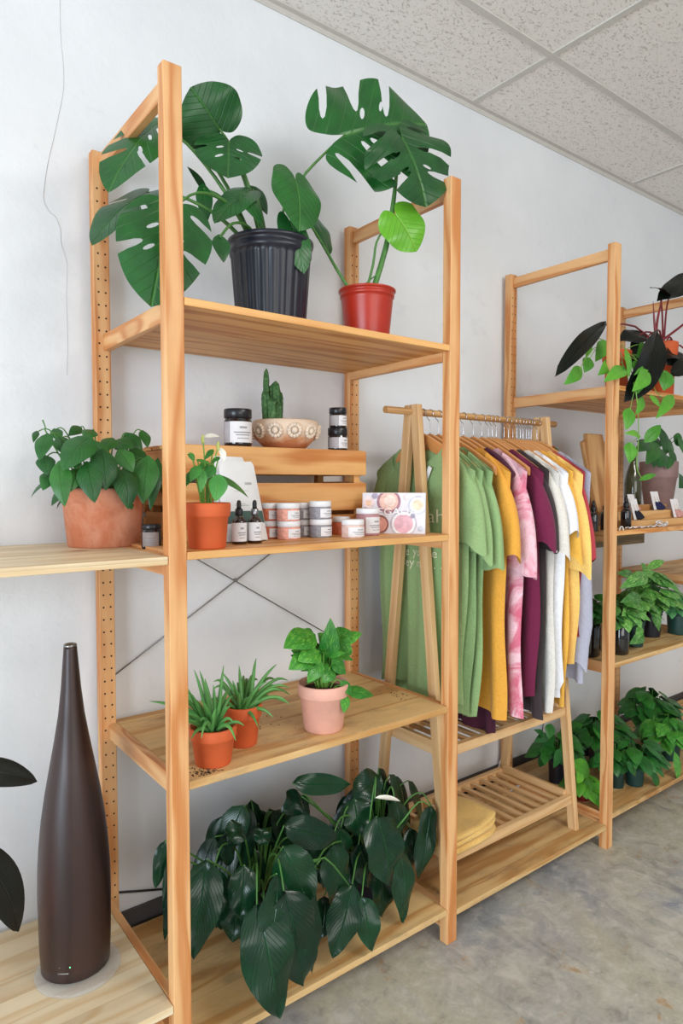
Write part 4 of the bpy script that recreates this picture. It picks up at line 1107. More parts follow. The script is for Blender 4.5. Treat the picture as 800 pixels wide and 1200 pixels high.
def col(bx, by, tx, ty, wpx, dy):
    B = at(bx, by, y=c.y+dy); B.z = c.z+hb*.8; T_ = at(tx, ty, y=c.y+dy); rr = wpx*.5*k; st = len(m.v); N = 14
    for i in range(N+1):
        f = i/N; q_ = B.lerp(T_, f); g = 1 if f < .8 else sqrt(max(0, 1-((f-.8)/.2)**2))*.95+.05*(1-f)
        for j in range(20):
            a = 2*pi*j/20; rib = 1+.20*cos(a*5)+.05*sin(f*50+j*1.3)
            m.v.append(q_+V((cos(a), sin(a), 0))*rr*rib*g*(.9+.1*sin(f*3)))
    for i in range(N):
        for j in range(20):
            j2 = (j+1) % 20; m.face((st+i*20+j, st+i*20+j2, st+i*20+20+j2, st+i*20+20+j), None, 0, True)
col(312, 490, 312, 431, 6.5, .006); col(322, 490, 323, 446, 11, -.006); col(313, 490, 311, 456, 9, -.012); col(320, 490, 319, 450, 12, .0); col(327, 490, 328, 458, 8, .004); col(318, 490, 317, 466, 12, -.02); col(325, 490, 326, 470, 8, -.016)
def cactmat():
    t = NT('cactus_skin'); o = t.n('ShaderNodeTexCoord').outputs['Object']; a = t.noise(o, 120, 3)
    t.col(t.ramp(a, [(.35, s2l((40, 84, 44))), (.6, s2l((74, 122, 66))), (.75, s2l((150, 150, 110)))])); t.set(Roughness=.7); t.bump(a, .5, .002); return t.m
m.build('cactus', cactmat(), t)

# ---- paper pouches
POUCH = plain('matte_white_pouch', (226, 226, 226), .6, .01); PGREEN = plain('pouch_green', (66, 96, 88), .6, .03)
def pouch(p0, p1, top0, top1, y, label, dyt):
    a = at(p0[0], p0[1], y=y); b = at(p1[0], p1[1], y=y); a.z = b.z = Z_MID+.0005
    d = at(top0[0], top0[1], y=y+dyt); e = at(top1[0], top1[1], y=y+dyt)
    t = thing('paper_pouch', (a+b)/2, label, 'pouch', 'white pouches')
    m = MB(); n0 = (b-a).cross(d-a).normalized(); n0 = n0 if n0.y < 0 else -n0
    def prof(u, v, s):
        q_ = a.lerp(b, u).lerp(d.lerp(e, u), v); th = .024*(1-v)**.8*(1-(2*u-1)**4*.85)+.001
        rc = max(0, v-.94)/.06; q_ = q_+(d-e)*((u-.5)*.10*rc**2)
        return q_+(n0*th if s > 0 else -n0*th*.5) + V((0, 0, 0))
    m.grid(lambda u, v: prof(u, v, 1), 14, 18); m.grid(lambda u, v: prof(1-u, v, -1), 14, 18)
    for i, p in enumerate(m.v):
        if p.z < Z_MID+.0005: m.v[i] = V((p.x, p.y, Z_MID+.0005))
    o = m.build('pouch_body', POUCH, t)
    g = MB(); g.grid(lambda u, v: prof(.02+.96*u, .22+.15*v, 1)+n0*.0008, 14, 4); g.build('green_band', PGREEN, o)
    tx = MB()
    for v0, u0, u1, th in ((.40, .3, .38, .012), (.435, .3, .62, .008), (.455, .3, .55, .006), (.62, .32, .7, .004), (.70, .62, .8, .03)):
        tx.grid(lambda u, v: prof(u0+(u1-u0)*u, v0+th*v, 1)+n0*.0008, 6, 1)
    tx.build('printed_text', plain('pouch_print', (178, 180, 176), .7) if 'pouch_print' not in bpy.data.materials else bpy.data.materials['pouch_print'], o)
yp = yf-.062
pouch((252, 640), (303, 638), (249, 534), (285, 536), yp+.012, 'rear white pouch leaning on the crate, half hidden by its neighbour', .03)
pouch((258, 641), (313, 638), (256, 541), (296, 541), yp-.028, 'front white pouch with a dark green band, behind the dropper bottles', .03)

# ---- dropper bottles
AMBER = plain('amber_glass', (40, 18, 12), .08, .05, Coat_Weight=.7); RUBBER = plain('black_rubber', (28, 28, 30), .5, .03)
def dropper(px0, px1, py0, py1, y, z, label, group, body=AMBER, lab=True, collar=None):
    c = at((px0+px1)/2, py1, y=y); c.z = z; k = m_px(c); r = (px1-px0)/2*k; h = (py1-py0)*k
    t = thing('dropper_bottle', c, label, 'dropper bottle', group)
    m = MB(); m.lathe([(0, 0), (r*.92, 0), (r, h*.02), (r, h*.48), (r*.93, h*.54), (r*.55, h*.60), (r*.42, h*.63), (r*.42, h*.68), (0, h*.68)], c, 28); b = m.build('bottle', body, t)
    m = MB(); m.lathe([(0, h*.66), (r*.50, h*.66), (r*.52, h*.67), (r*.52, h*.79), (r*.46, h*.80), (0, h*.80)], c, 24); m.build('collar', collar or RUBBER, t)
    m = MB(); m.lathe([(0, h*.80), (r*.33, h*.80), (r*.30, h*.86), (r*.31, h*.93), (r*.25, h*.975), (r*.12, h), (0, h)], c, 16); m.build('rubber_bulb', RUBBER, t)
    if lab:
        m = MB(); arc(m, c, r+.0005, h*.07, h*.49, -pi/2-1.75, -pi/2+1.4, 20); m.build('label', LABEL, b); label_ink(b, c, r+.0009, h*.07, h*.48, -pi/2-.1, 1.6)
    return t
yd = yp-.085
dropper(271.5, 289, 588, 639.5, yd, Z_MID, 'amber dropper bottle nearest the terracotta pot, white label', 'labelled dropper bottles', collar=RUBBER)
dropper(290, 307, 588, 638.5, yd, Z_MID, 'amber dropper bottle next to the small jars, white label and steel collar', 'labelled dropper bottles', collar=STEEL)

# ---- small white-lidded jars
GJ = 'white-lidded jars before the crate'
yq = yf-.045
def stack(x0, x1, ya0, ya1, yb0, yb1, y, body, la, lb, second=None):
    _, h, c_ = jar(x0+.7, x1-.3, yb0, yb1, y, Z_MID, 'cosmetic_jar', lb, 'jar', GJ, body, LID_W, .32, LABEL, -pi/2+.25, 1.7, second)
    jar(x0, x1-1, ya0, ya0+(yb1-yb0)*.98, y, Z_MID+h, 'cosmetic_jar', la, 'jar', GJ, body, LID_W, .32, LABEL, -pi/2+.25, 1.7, second)
stack(305, 327, 595.5, 0, 616, 637, yq, ORNG, 'coral jar on top of the stack behind the dropper bottles', 'coral jar at the bottom of the stack behind the dropper bottles')
stack(324, 352, 595.5, 0, 616, 637.5, yq-.052, PINKS, 'pink jar on top of the front left stack', 'pink jar at the bottom of the front left stack')
stack(346, 366, 594, 0, 614, 634, yq, GREYS, 'grey jar on top of the stack half hidden behind the front grey pair', 'grey jar under another, half hidden behind the front grey pair')
stack(362, 389, 594, 0, 614.5, 636, yq-.052, GREYS, 'grey jar on top of the front right stack', 'grey jar at the bottom of the front right stack')
jar(389, 410, 612.5, 633.5, yq-.005, Z_MID, 'cosmetic_jar', 'single coral jar tucked behind the pale pink jar', 'jar', GJ, ORNG, LID_W, .3, LABEL, -pi/2+.25, 1.6)
jar(400, 426.5, 612.5, 634, .085, Z_MID, 'cosmetic_jar', 'single pale pink jar in front of the tall jar', 'jar', GJ, PALEP, LID_W, .3, LABEL, -pi/2+.1, 2.3)
jar(417, 444.5, 599.5, 631, .128, Z_MID, 'cosmetic_jar', 'tall white-lidded jar next to the printed food card', 'jar', GJ, MAUV, LID_W, .2, LABEL, -pi/2+.15, 2.0)

# ---- printed card of bowls and fruit
A = at(423.5, 631, y=.20); B = at(498, 630.5, y=.06); A.z = B.z = Z_MID
TLc = at(423.5, 577.5, y=.215); TRc = at(498, 577.5, y=.075); hh = (TLc.z+TRc.z)/2-Z_MID
ux = (B-A).normalized(); wd = (B-A).length; nn = V((ux.y, -ux.x, 0)); uz = (V((0, 0, 1))*hh-nn*.024); cardh = uz.length; uz.normalize(); cn = ux.cross(uz)
t = thing('printed_card', (A+B)/2, 'printed card of bowls and fruit on white, leaning at the right end of the jars', 'card')
m = MB(); M = Matrix(((ux.x, uz.x, -cn.x, A.x), (ux.y, uz.y, -cn.y, A.y), (ux.z, uz.z, -cn.z, A.z), (0, 0, 0, 1)))
m.box((0, 0, 0), (wd, cardh, .003), M); m.build('card', plain('card_white', (226, 222, 228), .5, .04, 20), t)
def CP(u, v, lift=.0006): return A+ux*(u*wd)+uz*(v*cardh)+cn*lift
cols = {}
def cm(rgb):
    if rgb not in cols: cols[rgb] = plain('card_ink_%s' % len(cols), rgb, .55, .10, 70)
    return cols[rgb]
PIC = [(.42, .78, .19, (168, 120, 132)), (.42, .79, .15, (232, 190, 176)), (.44, .80, .09, (240, 214, 200)), (.88, .70, .15, (206, 206, 216)), (.88, .70, .125, (246, 242, 238)), (.88, .70, .085, (232, 212, 184)),
       (.66, .24, .21, (196, 186, 196)), (.66, .24, .185, (244, 238, 240)), (.66, .24, .15, (224, 174, 184)), (.28, .22, .15, (150, 96, 88)), (.28, .22, .12, (222, 158, 144)), (.10, .74, .10, (236, 214, 214)), (.10, .74, .045, (238, 196, 160)), (.05, .55, .06, (150, 140, 162)), (.20, .92, .05, (172, 162, 182)), (.70, .90, .05, (236, 214, 214)), (.80, .42, .035, (172, 162, 182)), (.93, .12, .045, (206, 206, 216)), (.18, .45, .06, (206, 206, 216))]
pics = {}
for i, (u, v, r_, rgb) in enumerate(PIC):
    mb = MB(); pics[i] = (rgb, mb); asp = wd/cardh; n0 = len(mb.v); l = .0006+.00012*i
    for j in range(24):
        a = 2*pi*j/24; uu = min(.995, max(.005, u+cos(a)*r_)); vv = min(.99, max(.01, v+sin(a)*r_*asp)); mb.v.append(CP(uu, vv, l))
    mb.face(range(n0, n0+24), None, 0)
for rgb, mb in pics.values(): mb.build('printed_picture', cm(rgb), t)
m = MB(); write(m, 'REGALIA', .030, CP(.13, .45, .0042), ux, uz, sx=1.2); m.build('printed_text', plain('white_ink', (250, 248, 250), .5, .0), t)

# ---- dark jar behind the left post
jar(166, 189, 607, 635.5, .20, ZL_MID, 'cosmetic_jar', 'dark jar half hidden behind the front post on the left board', 'jar', None, GLASS_DK, LID_BK, .2, plain('label_brownish', (150, 138, 134), .6), -pi/2-.5, 1.8)

# ================================================================ humidifier on the left low board
c = at(89, 1127, z=ZL_BOT+.012); k = m_px(c)
t = thing('humidifier', V((c.x, c.y, ZL_BOT)), 'tall dark brown bottle-shaped humidifier standing on a clear round tray', 'humidifier')
def hz(py): return at(87, py, y=c.y).z
HP = [(1104, 39.0), (1080, 39.6), (1045, 40.2), (1015, 39.8), (985, 38), (955, 35), (925, 30.5), (895, 25), (865, 19.5), (835, 14.5), (805, 11.2), (780, 9.2), (760, 7.6), (755.5, 7.2)]
pr = []
for py, w in HP:
    z = hz(py); q_ = V((c.x, c.y, z)); pr.append((w*m_px(q_), z-c.z))
r0 = 38*k
m = MB(); m.lathe([(0, 0), (r0*.93, 0), (r0, .004), (r0*1.01, .03)]+[p for p in pr if p[1] > .04], c, 48)
WENGE = wood('wenge_veneer', (60, 40, 36), (42, 26, 24), knots=0, ring=30, rough=.38, knotcol=(30, 20, 18))
for i in range(len(m.f)):
    if len(m.f[i]) == 4: m.uv[i] = [(v*1.0, u*.45) for u, v in m.uv[i]]
m.build('body', WENGE, t)
zt_ = pr[-1][1]; rt = pr[-1][0]
m = MB(); m.lathe([(rt*1.0, zt_-.004), (rt*1.04, zt_+.001), (rt*.9, zt_+.004), (rt*.55, zt_+.003), (rt*.5, zt_-.004), (0, zt_-.004)], c, 24); m.build('nozzle', STEEL, t)
rtray = 47*k; tc = V((c.x+.002, c.y-.012, ZL_BOT))
m = MB(); m.lathe([(0, .0006), (rtray*.97, .0006), (rtray, .003), (rtray, .008), (rtray*.97, .0105), (0, .0105)], tc, 56); ACR = NT('clear_acrylic'); ACR.col(s2l((226, 228, 230))); ACR.set(Roughness=.08, Alpha=.24); m.build('tray', ACR.m, t)
def cyl(px, py):
    """spot on the body front seen at px,py"""
    d = cf+cr*((px-400)/FPX)+cu*((600-py)/FPX); o = CAM-c; R0 = r0*1.012
    A_ = d.x*d.x+d.y*d.y; B_ = o.x*d.x+o.y*d.y; C_ = o.x*o.x+o.y*o.y-R0*R0
    kk = (-B_-sqrt(max(0, B_*B_-A_*C_)))/A_; return CAM+d*kk
def wrap_text(s, size, px, py, name, mat):
    p0 = cyl(px, py); a0 = atan2(p0.y-c.y, p0.x-c.x); R0 = r0*1.014; mm = MB()
    write(mm, s, size, (0, 0, 0), (1, 0, 0), (0, 1, 0), lambda p: V((c.x+R0*cos(a0+p.x/R0), c.y+R0*sin(a0+p.x/R0), p0.z+p.y)))
    mm.build(name, mat, t)
WINK = plain('white_print', (225, 225, 225), .5, 0)
wrap_text('objecto', .0085, 69, 1128, 'logo_text', WINK); wrap_text('H  HUMIDIFIER', .0036, 68, 1142, 'control_text', WINK)
def led(px, py, name, mat, r_):
    p0 = cyl(px, py); n = V((p0.x-c.x, p0.y-c.y, 0)).normalized(); mm = MB(); mm.lathe([(0, .0012), (r_*.7, .001), (r_, -.001)], p0, 12, M=n.to_track_quat('Z', 'Y').to_matrix()); mm.build(name, mat, t)
gl = NT('green_led'); gl.col(s2l((120, 255, 160))); gl.set(Emission_Color=s2l((90, 255, 150)), Emission_Strength=3.0)
led(82, 1133.5, 'indicator_light', gl.m, .0017); led(69.5, 1134.5, 'button', STEEL, .0013); led(75, 1134.5, 'button', LID_BK, .003)

# ---- rubber plant mostly outside the frame at left
pc = V((-.55, .22, ZL_BOT))
t = thing('rubber_plant', pc, 'dark rubber plant whose leaves enter at the left edge beside the humidifier', 'potted plant')
soil = pot_classic('pot', pc, .10, .17, TERRA, SOIL, t)
fo = MB(); sm = MB()
sm.tube([soil+V((0, 0, -.01)), soil+V((.01, 0, .25)), soil+V((.0, .01, .5))], [.007, .006, .004], 8)
for B, T_, w, n in ((at(-55, 905, y=.10), at(44, 916, y=.06), .062, (-.15, -.6, .8)), (at(-40, 985, y=.06), at(22, 1092, y=.03), .085, (.55, -.8, .35))):
    leaf(fo, B, T_, n, w, p_ell, bulge=.12, fold=.18, curl=.15, rows=14, cols=4); stem(sm, V((soil.x, soil.y, min(B.z, soil.z+.45))), B, .003, .002, .2)
for i in range(7):
    a = 2.2+i*.62; zb = soil.z+.12+.06*i; B = V((soil.x+cos(a)*.03, soil.y+sin(a)*.03, zb)); T_ = B+V((cos(a)*.17, sin(a)*.12, .03-.03*(i % 3)))
    leaf(fo, B, T_, (0, 0, 1), .08, p_ell, bulge=.1, fold=.15, curl=.15, rows=10, cols=4)
fo.build('foliage', L_RUB, t); sm.build('stems', G_STEMD, t)
# ================================================================ third bay
def bush(fo, sm, soil, n, rad, hgt, size, mat_lobe=.14, prof=p_heart, droop=.6, yb=1.0, rng=None, zmin=-.05):
    R = rng or random
    for i in range(n):
        a = R.uniform(0, 2*pi); f = sqrt(R.uniform(.02, 1)); r = rad*f
        h = hgt*(1-f*f*.55)*R.uniform(.45, 1.0)
        B = soil+V((cos(a)*r, sin(a)*r*yb, max(zmin, h))); L = size*R.uniform(.75, 1.2)
        d = V((cos(a)*.8+R.uniform(-.3, .3), sin(a)*.8+R.uniform(-.5, .1), -droop*R.uniform(.5, 1.3))).normalized()
        n_ = V((cos(a)*.5+R.uniform(-.4, .1), sin(a)*.4-.35, .75))
        leaf(fo, B, B+d*L, n_, L*R.uniform(.62, .8), prof, lobe=mat_lobe, bulge=.1, fold=.1, curl=.2, rows=7, cols=3, wave=.02)
        stem(sm, soil+V((cos(a)*r*.2, sin(a)*r*.2, -.008)), B, .002, .0013, .3, 5)

# ---- burgundy-leaved philodendron, upper right board
z2 = Z2_TOP; yb = .10
pc = at(776, 452, y=.16); pc.z = z2
t = thing('burgundy_philodendron', pc, 'dark burgundy-leaved philodendron in an orange pot on the upper right board', 'potted plant')
soil = pot_classic('pot', pc, .062, at(776, 402, y=.16).z-z2, TERRA, SOIL, t)
fo = MB(); sm = MB()
for bx, by, tx, ty, w, y0, y1, n, fd in [(706, 381, 650, 441, 21, .12, .06, (-.5, -.75, .45), .35), (768, 392, 732, 471, 38, .05, .0, (-.35, -.9, .1), .45), (757, 396, 727, 400, 26, .14, .12, (-.2, -.7, .7), .15), (745, 395, 742, 432, 22, .12, .1, (-.3, -.9, .2), .15), (774, 352, 832, 330, 40, .1, .08, (-.1, -.5, .85), .2), (783, 350, 761, 337, 12, .1, .1, (-.2, -.4, .9), .3), (792, 412, 768, 418, 34, .16, .12, (-.3, -.7, .6), .15), (790, 405, 782, 428, 24, .14, .1, (0, -.9, .4), .1), (815, 425, 786, 440, 24, .1, .06, (-.2, -.8, .5), .15)]:
    B = at(bx, by, y=y0); T_ = at(tx, ty, y=y1)
    leaf(fo, B, T_, n, lp(B, T_, w), p_fiddle if w > 20 else p_lance, lobe=.08, bulge=.08, fold=fd, curl=.1, wave=.05, rows=12, cols=4)
    sm.tube([soil+V((0, 0, -.01)), soil.lerp(B, .5)+UP*.05, B], [.0045, .004, .003], 7)
sm.tube([at(768, 395, y=.08), at(766, 372, y=.08), at(765, 353, y=.08)], [.006, .004, .0008], 7)
sm.tube([at(768, 400, y=.08), at(770, 375, y=.08), at(775, 352, y=.09)], [.006, .005, .003], 7)
sm.tube([at(768, 404, y=.10), at(785, 392, y=.10), at(806, 376, y=.10)], [.006, .0055, .005], 7)
fo.build('foliage', L_DARK, t); sm.build('stems', RED_STEM, t)

# ---- lime pothos trailing from the same board
pc = at(722, 452, y=.13); pc.z = z2
t = thing('trailing_pothos', pc, 'bright green pothos trailing over the edge of the upper right board', 'potted plant')
soil = pot_classic('pot', pc, .058, at(722, 412, y=.13).z-z2, TERRA, SOIL, t)
fo = MB(); sm = MB()
for bx, by, tx, ty, w, y in [(679, 433, 660, 451, 17, .06), (690, 421, 684, 437, 16, .08), (690, 403, 686, 420, 10, .1), (708, 402, 697, 424, 18, .1), (730, 433, 707, 448, 18, -.01), (733, 412, 735, 444, 17, -.005), (758, 437, 740, 459, 20, -.02), (780, 437, 777, 458, 22, -.02), (765, 425, 760, 445, 16, .02), (752, 468, 744, 486, 12, -.02), (737, 481, 733, 504, 17, -.025), (748, 511, 731, 508, 10, -.02), (757, 516, 774, 498, 15, -.025), (738, 521, 737, 543, 18, -.03), (751, 562, 769, 556, 7, -.02), (762, 466, 775, 479, 14, -.01), (786, 466, 768, 491, 15, -.02), (755, 405, 745, 420, 16, .06), (715, 425, 700, 440, 16, .04), (748, 425, 742, 440, 15, .0), (744, 450, 752, 466, 14, -.015)]:
    B = at(bx, by, y=y); T_ = at(tx, ty, y=y-.012)
    leaf(fo, B, T_, (random.uniform(-.5, .1), -.85, random.uniform(.2, .6)), lp(B, T_, w), p_heart, lobe=.14, bulge=.1, fold=.1, curl=.15, rows=9, cols=4)
    if by < 460: stem(sm, soil+V((0, 0, -.008)), B, .002, .0014, .3)
E_ = [soil, at(738, 440, y=.02), at(744, 455, y=-.022), at(747, 480, y=-.024), at(748, 512, y=-.024), at(746, 540, y=-.024), at(747, 552, y=-.024), at(753, 562, y=-.022)]
sm.tube(E_, [.002]*7+[.0015], 6)
sm.tube([at(744, 455, y=-.022), at(740, 470, y=-.025), at(738, 482, y=-.026)], .0012, 5); sm.tube([at(748, 512, y=-.024), at(742, 517, y=-.028), at(738, 522, y=-.03)], .0012, 5)
sm.tube([soil, at(760, 445, y=.0), at(768, 458, y=-.02), at(776, 466, y=-.02), at(788, 466, y=-.02)], .0014, 5)
fo.build('foliage', L_LIME, t); sm.build('stems', G_PALE, t)

# ---- third bay, middle board: necklace bust, bottles, earrings, mauve pot
zm = Z2_MID; yb = .27
OLIVE = wood('olive_wood', (228, 182, 122), (170, 112, 58), knots=.2, ring=34, seed=7.7)
def bust(pxc, y, w, ptop, label):
    pts = [(-.31, 0), (.31, 0), (.33, .07), (.50, .10), (.46, .25), (.34, .62), (.24, .97), (-.24, .97), (-.34, .62), (-.46, .25), (-.50, .10), (-.33, .07)]
    c = at(pxc, 600, y=y); k = m_px(c); zt = at(pxc, ptop, y=y+.04).z; hh = zt-zm; W2 = w*k
    t = thing('necklace_bust', (c.x, y, zm), label, 'necklace stand')
    m = MB(); tk = .018
    for s in (0, 1):
        for x, v in pts:
            f = 1-v; m.v.append(V((c.x+x*W2, y+.055*f+s*tk-.012*(1-(2*x)**2)*(1-s), zm+.004+(hh-.004)*f)))
    n = len(pts); cc = V((c.x, y, zm))
    def uvp(i): p = m.v[i]; return (p.z, p.x)
    m.face(list(range(n))[::-1], [uvp(i) for i in range(n)][::-1]); m.face(range(n, 2*n), [uvp(i) for i in range(n, 2*n)])
    for i in range(n):
        j = (i+1) % n; q_ = (i, j, n+j, n+i); m.face(q_, [(m.v[a].z, m.v[a].y+1) for a in q_])
    m.build('bust_panel', OLIVE, t, bevel=.004)
    m = MB(); m.box((c.x-W2*.3, y+.0, zm), (c.x+W2*.3, y+.075, zm+.0085)); m.bar((c.x, y+.068, zm+.008), (c.x, y+.047, zm+hh*.55), .03, .008, up=(0, 1, 0)); m.build('easel_foot', OLIVE, t)
bust(708, .25, 50, 509, 'carved wooden necklace bust standing behind the far post')
blk = MB(); p = at(687, 607, y=.27); blk.box((p.x-.012, .265, zm), (p.x+.012, .30, zm+.075)); tag(blk.build('wooden_block', OLIVE, bevel=.002), 'small brown wooden block left of the necklace bust', 'block')
AMB2 = plain('black_amber_glass', (22, 18, 20), .1, .05, Coat_Weight=.6)
GD = 'dark dropper bottles on the right board'
dropper(689, 701, 579.5, 615.5, .045, zm, 'dark dropper bottle standing alone left of the far post', GD, AMB2, False)
dropper(703, 715, 581, 616.5, .06, zm, 'dark dropper bottle half hidden by the left edge of the far post', GD, AMB2, False)
dropper(727, 739, 580, 616.8, .075, zm, 'dark dropper bottle just right of the far post', GD, AMB2, False)
# dark green bottle behind
c = at(741, 590, y=.30); c.z = zm; m = MB(); k = m_px(c); hb = at(741, 530, y=.30).z-zm
m.lathe([(0, 0), (9*k, 0), (9.5*k, .004), (9.5*k, hb*.55), (7*k, hb*.72), (3.2*k, hb*.85), (3*k, hb), (2.4*k, hb), (2.2*k, hb*.9), (0, hb*.88)], c, 28)
tag(m.build('glass_bottle', plain('olive_glass', (66, 66, 40), .1, .05, Coat_Weight=.5)), 'dark olive glass bottle between the bust and the mauve pot', 'bottle')
# mauve pot with dark plant
c = at(771, 578, y=.33); c.z = zm
t = thing('potted_plant', c, 'dark green leafy plant in a mauve clay pot behind the earring stand', 'potted plant')
hh = at(771, 541, y=.33).z-zm; soil = pot_classic('pot', c, 21*m_px(c), hh, MAUVE, SOIL, t, rim=.28, lip=.006, taper=.62)
fo = MB(); sm = MB(); rr = random.Random(5)
for bx, by, tx, ty, w, dy in [(768, 522, 756, 545, 20, -.04), (775, 505, 778, 535, 20, 0), (785, 528, 790, 548, 16, -.04), (780, 535, 782, 550, 18, -.06), (760, 520, 742, 530, 16, -.02), (795, 515, 803, 538, 20, 0), (790, 512, 800, 522, 20, .02), (765, 530, 765, 548, 18, -.05), (758, 525, 745, 517, 14, .02), (770, 515, 760, 525, 20, .02), (785, 518, 776, 530, 20, 0), (800, 560, 795, 572, 18, -.06), (777, 530, 770, 548, 20, -.06)]:
    B = at(bx, by, y=c.y+dy); T_ = at(tx, ty, y=c.y+dy-.02); leaf(fo, B, T_, (rr.uniform(-.5, .1), -.8, rr.uniform(.2, .7)), lp(B, T_, w), p_heart, lobe=.12, bulge=.1, fold=.1, curl=.15, rows=9, cols=4); stem(sm, soil, B, .002, .0014, .25)
fo.build('foliage', L_PHIL, t); sm.build('stems', G_STEMD, t)
# earring stand: stepped wooden board
EST = wood('light_stand_wood', (226, 182, 122), (206, 156, 96), knots=0, ring=40, seed=2.2)
p0 = at(737, 610, y=.07); xa = p0.x; xb = xa+.52
t = thing('earring_stand', (xa+.17, .15, zm), 'stepped light wooden stand holding cards of tassel earrings', 'display stand')
for i, (y0, y1, z0, z1) in enumerate(((.075, .125, 0, .026), (.125, .18, 0, .060), (.18, .205, 0, .084))):
    m = MB(); m.box((xa-(.0 if i < 2 else -.03), y0+.0004, zm+z0), (xb, y1, zm+z1), L=0); m.build('step', EST if i < 2 else OLIVE, t, bevel=.0015)
CARD = plain('earring_card', (234, 232, 234), .6, .01)
TAS = {'navy': plain('navy_thread', (30, 34, 74), .9, .1, 200), 'black': plain('black_thread', (26, 26, 40), .9, .1, 200), 'pink': plain('dusty_pink_thread', (196, 146, 138), .9, .1, 200)}
BRASS = plain('brass_wire', (196, 160, 90), .3, .02, Metallic=1.0)
def earcard(px, py, y, zf, wpx, hpx, colr, label, tl=1.0):
    c = at(px, py, y=y); c.z = zf; k = m_px(c); w = wpx*k; h = hpx*k
    t = thing('earring_card', c, label, 'earrings', 'cards of tassel earrings')
    tilt = Matrix.Rotation(radians(-14), 4, 'X'); M = Matrix.Translation(c) @ tilt
    m = MB(); m.box((-w/2, 0, .0005), (w/2, .0012, h), M); m.build('card', CARD, t)
    for s in (-1, 1):
        e = MB(); x = s*w*.2
        top = M @ V((x, -.002, h*.72)); mid = M @ V((x+w*.03, -.004, h*.42)); e.tube([top, M @ V((x+.001, -.003, h*.58)), mid], .0007, 5); eo = e.build('earring', BRASS, t)
        g = MB(); bot = mid+V((w*.22, -.012, -h*.38*tl)); bot.z = max(bot.z, zf+.001)
        r_ = w*.20; d = (bot-mid); N = 6; st = len(g.v)
        g.tube([mid, mid.lerp(bot, .25), mid.lerp(bot, .7), bot], [r_*.25, r_*.6, r_*.95, r_*1.05], 10, smooth=2); g.build('tassel', TAS[colr], eo)
earcard(743, 583, .155, zm+.0603, 14, 20, 'pink', 'small white card with a pink tassel pair at the back left of the stand')
earcard(771, 585, .155, zm+.0603, 17, 22, 'navy', 'white card with a navy blue tassel pair at the back of the stand')
earcard(747, 604, .112, zm+.0263, 15, 25, 'black', 'white card with a black tassel pair at the front left of the stand')
earcard(794, 604, .105, zm+.0263, 17, 22, 'pink', 'white card with a pink tassel pair at the front right of the stand')
# white cord bundle, ring
m = MB(); R = random.Random(3); pts = []
for i in range(26):
    f = i/25; px = 734+50*f; pts.append(at(px+R.uniform(-2, 2), 612-2*sin(f*9)-1.5*f, y=.035+.018*sin(i*1.9)))
for p in pts: p.z = zm+.0035+abs(R.gauss(0, .002))
m.tube(pts, .0026, 6)
for j in range(3):
    q = [at(768+14*f_, 610, y=.04+.014*sin(f_*7+j*2)) for f_ in [i/8 for i in range(9)]]
    for i, p in enumerate(q): p.z = zm+.006+.006*j+.006*sin(i*.8)
    m.tube(q, .0024, 6)
tag(m.build('cotton_string', plain('white_cotton', (228, 226, 226), .8, .03)), 'tangled white string lying along the front of the right board', 'string')
m = MB(); cc = at(727, 621, y=.012); n = 20
m.tube([cc+V((cos(2*pi*i/n)*.013, -.003, sin(2*pi*i/n)*.013)) for i in range(n+1)], .0022, 6, smooth=1, cap=False)
tag(m.build('white_ring', LID_W), 'white plastic ring on the edge of the far post', 'ring')
# dark wooden strip hung under the middle board
m = MB(); a = at(686, 632, y=.24); b = at(750, 632, y=.24)
m.box((a.x, .22, zm-.018-.075), (b.x, .26, zm-.018-.0005)); (m.build('under_strip', wood('dark_olive_wood', (132, 112, 74), (96, 78, 50), knots=.1, seed=4.4), [o for o in bpy.data.objects if o.get('label', '').startswith('right pine board with the earring')][0], bevel=.002))

# ---- small terracotta pot on a tall stand behind the hangers
p = at(642, 537, y=.40)
m = MB(); m.lathe([(.04, zm), (.045, zm+.01), (.02, zm+.03), (.016, p.z-.02), (.04, p.z-.006), (.042, p.z)], (p.x, p.y, 0), 20)
tag(m.build('pedestal', OLIVE), 'turned wooden pedestal behind the right end of the clothes rack', 'pedestal')
t = thing('potted_plant', p, 'small red-brown pot with one pointed leaf, seen past the last hangers', 'potted plant')
soil = pot_classic('pot', p, .028, at(642, 523, y=.40).z-p.z, TERRA, SOIL, t)
fo = MB(); sm = MB(); B = at(648, 524, y=.385); T_ = at(654, 541, y=.38); leaf(fo, B, T_, (-.3, -.9, .2), .03, p_lance, rows=8); stem(sm, soil, B, .0016, .0012, .5); fo.build('foliage', L_PHIL, t); sm.build('stems', G_STEMD, t)

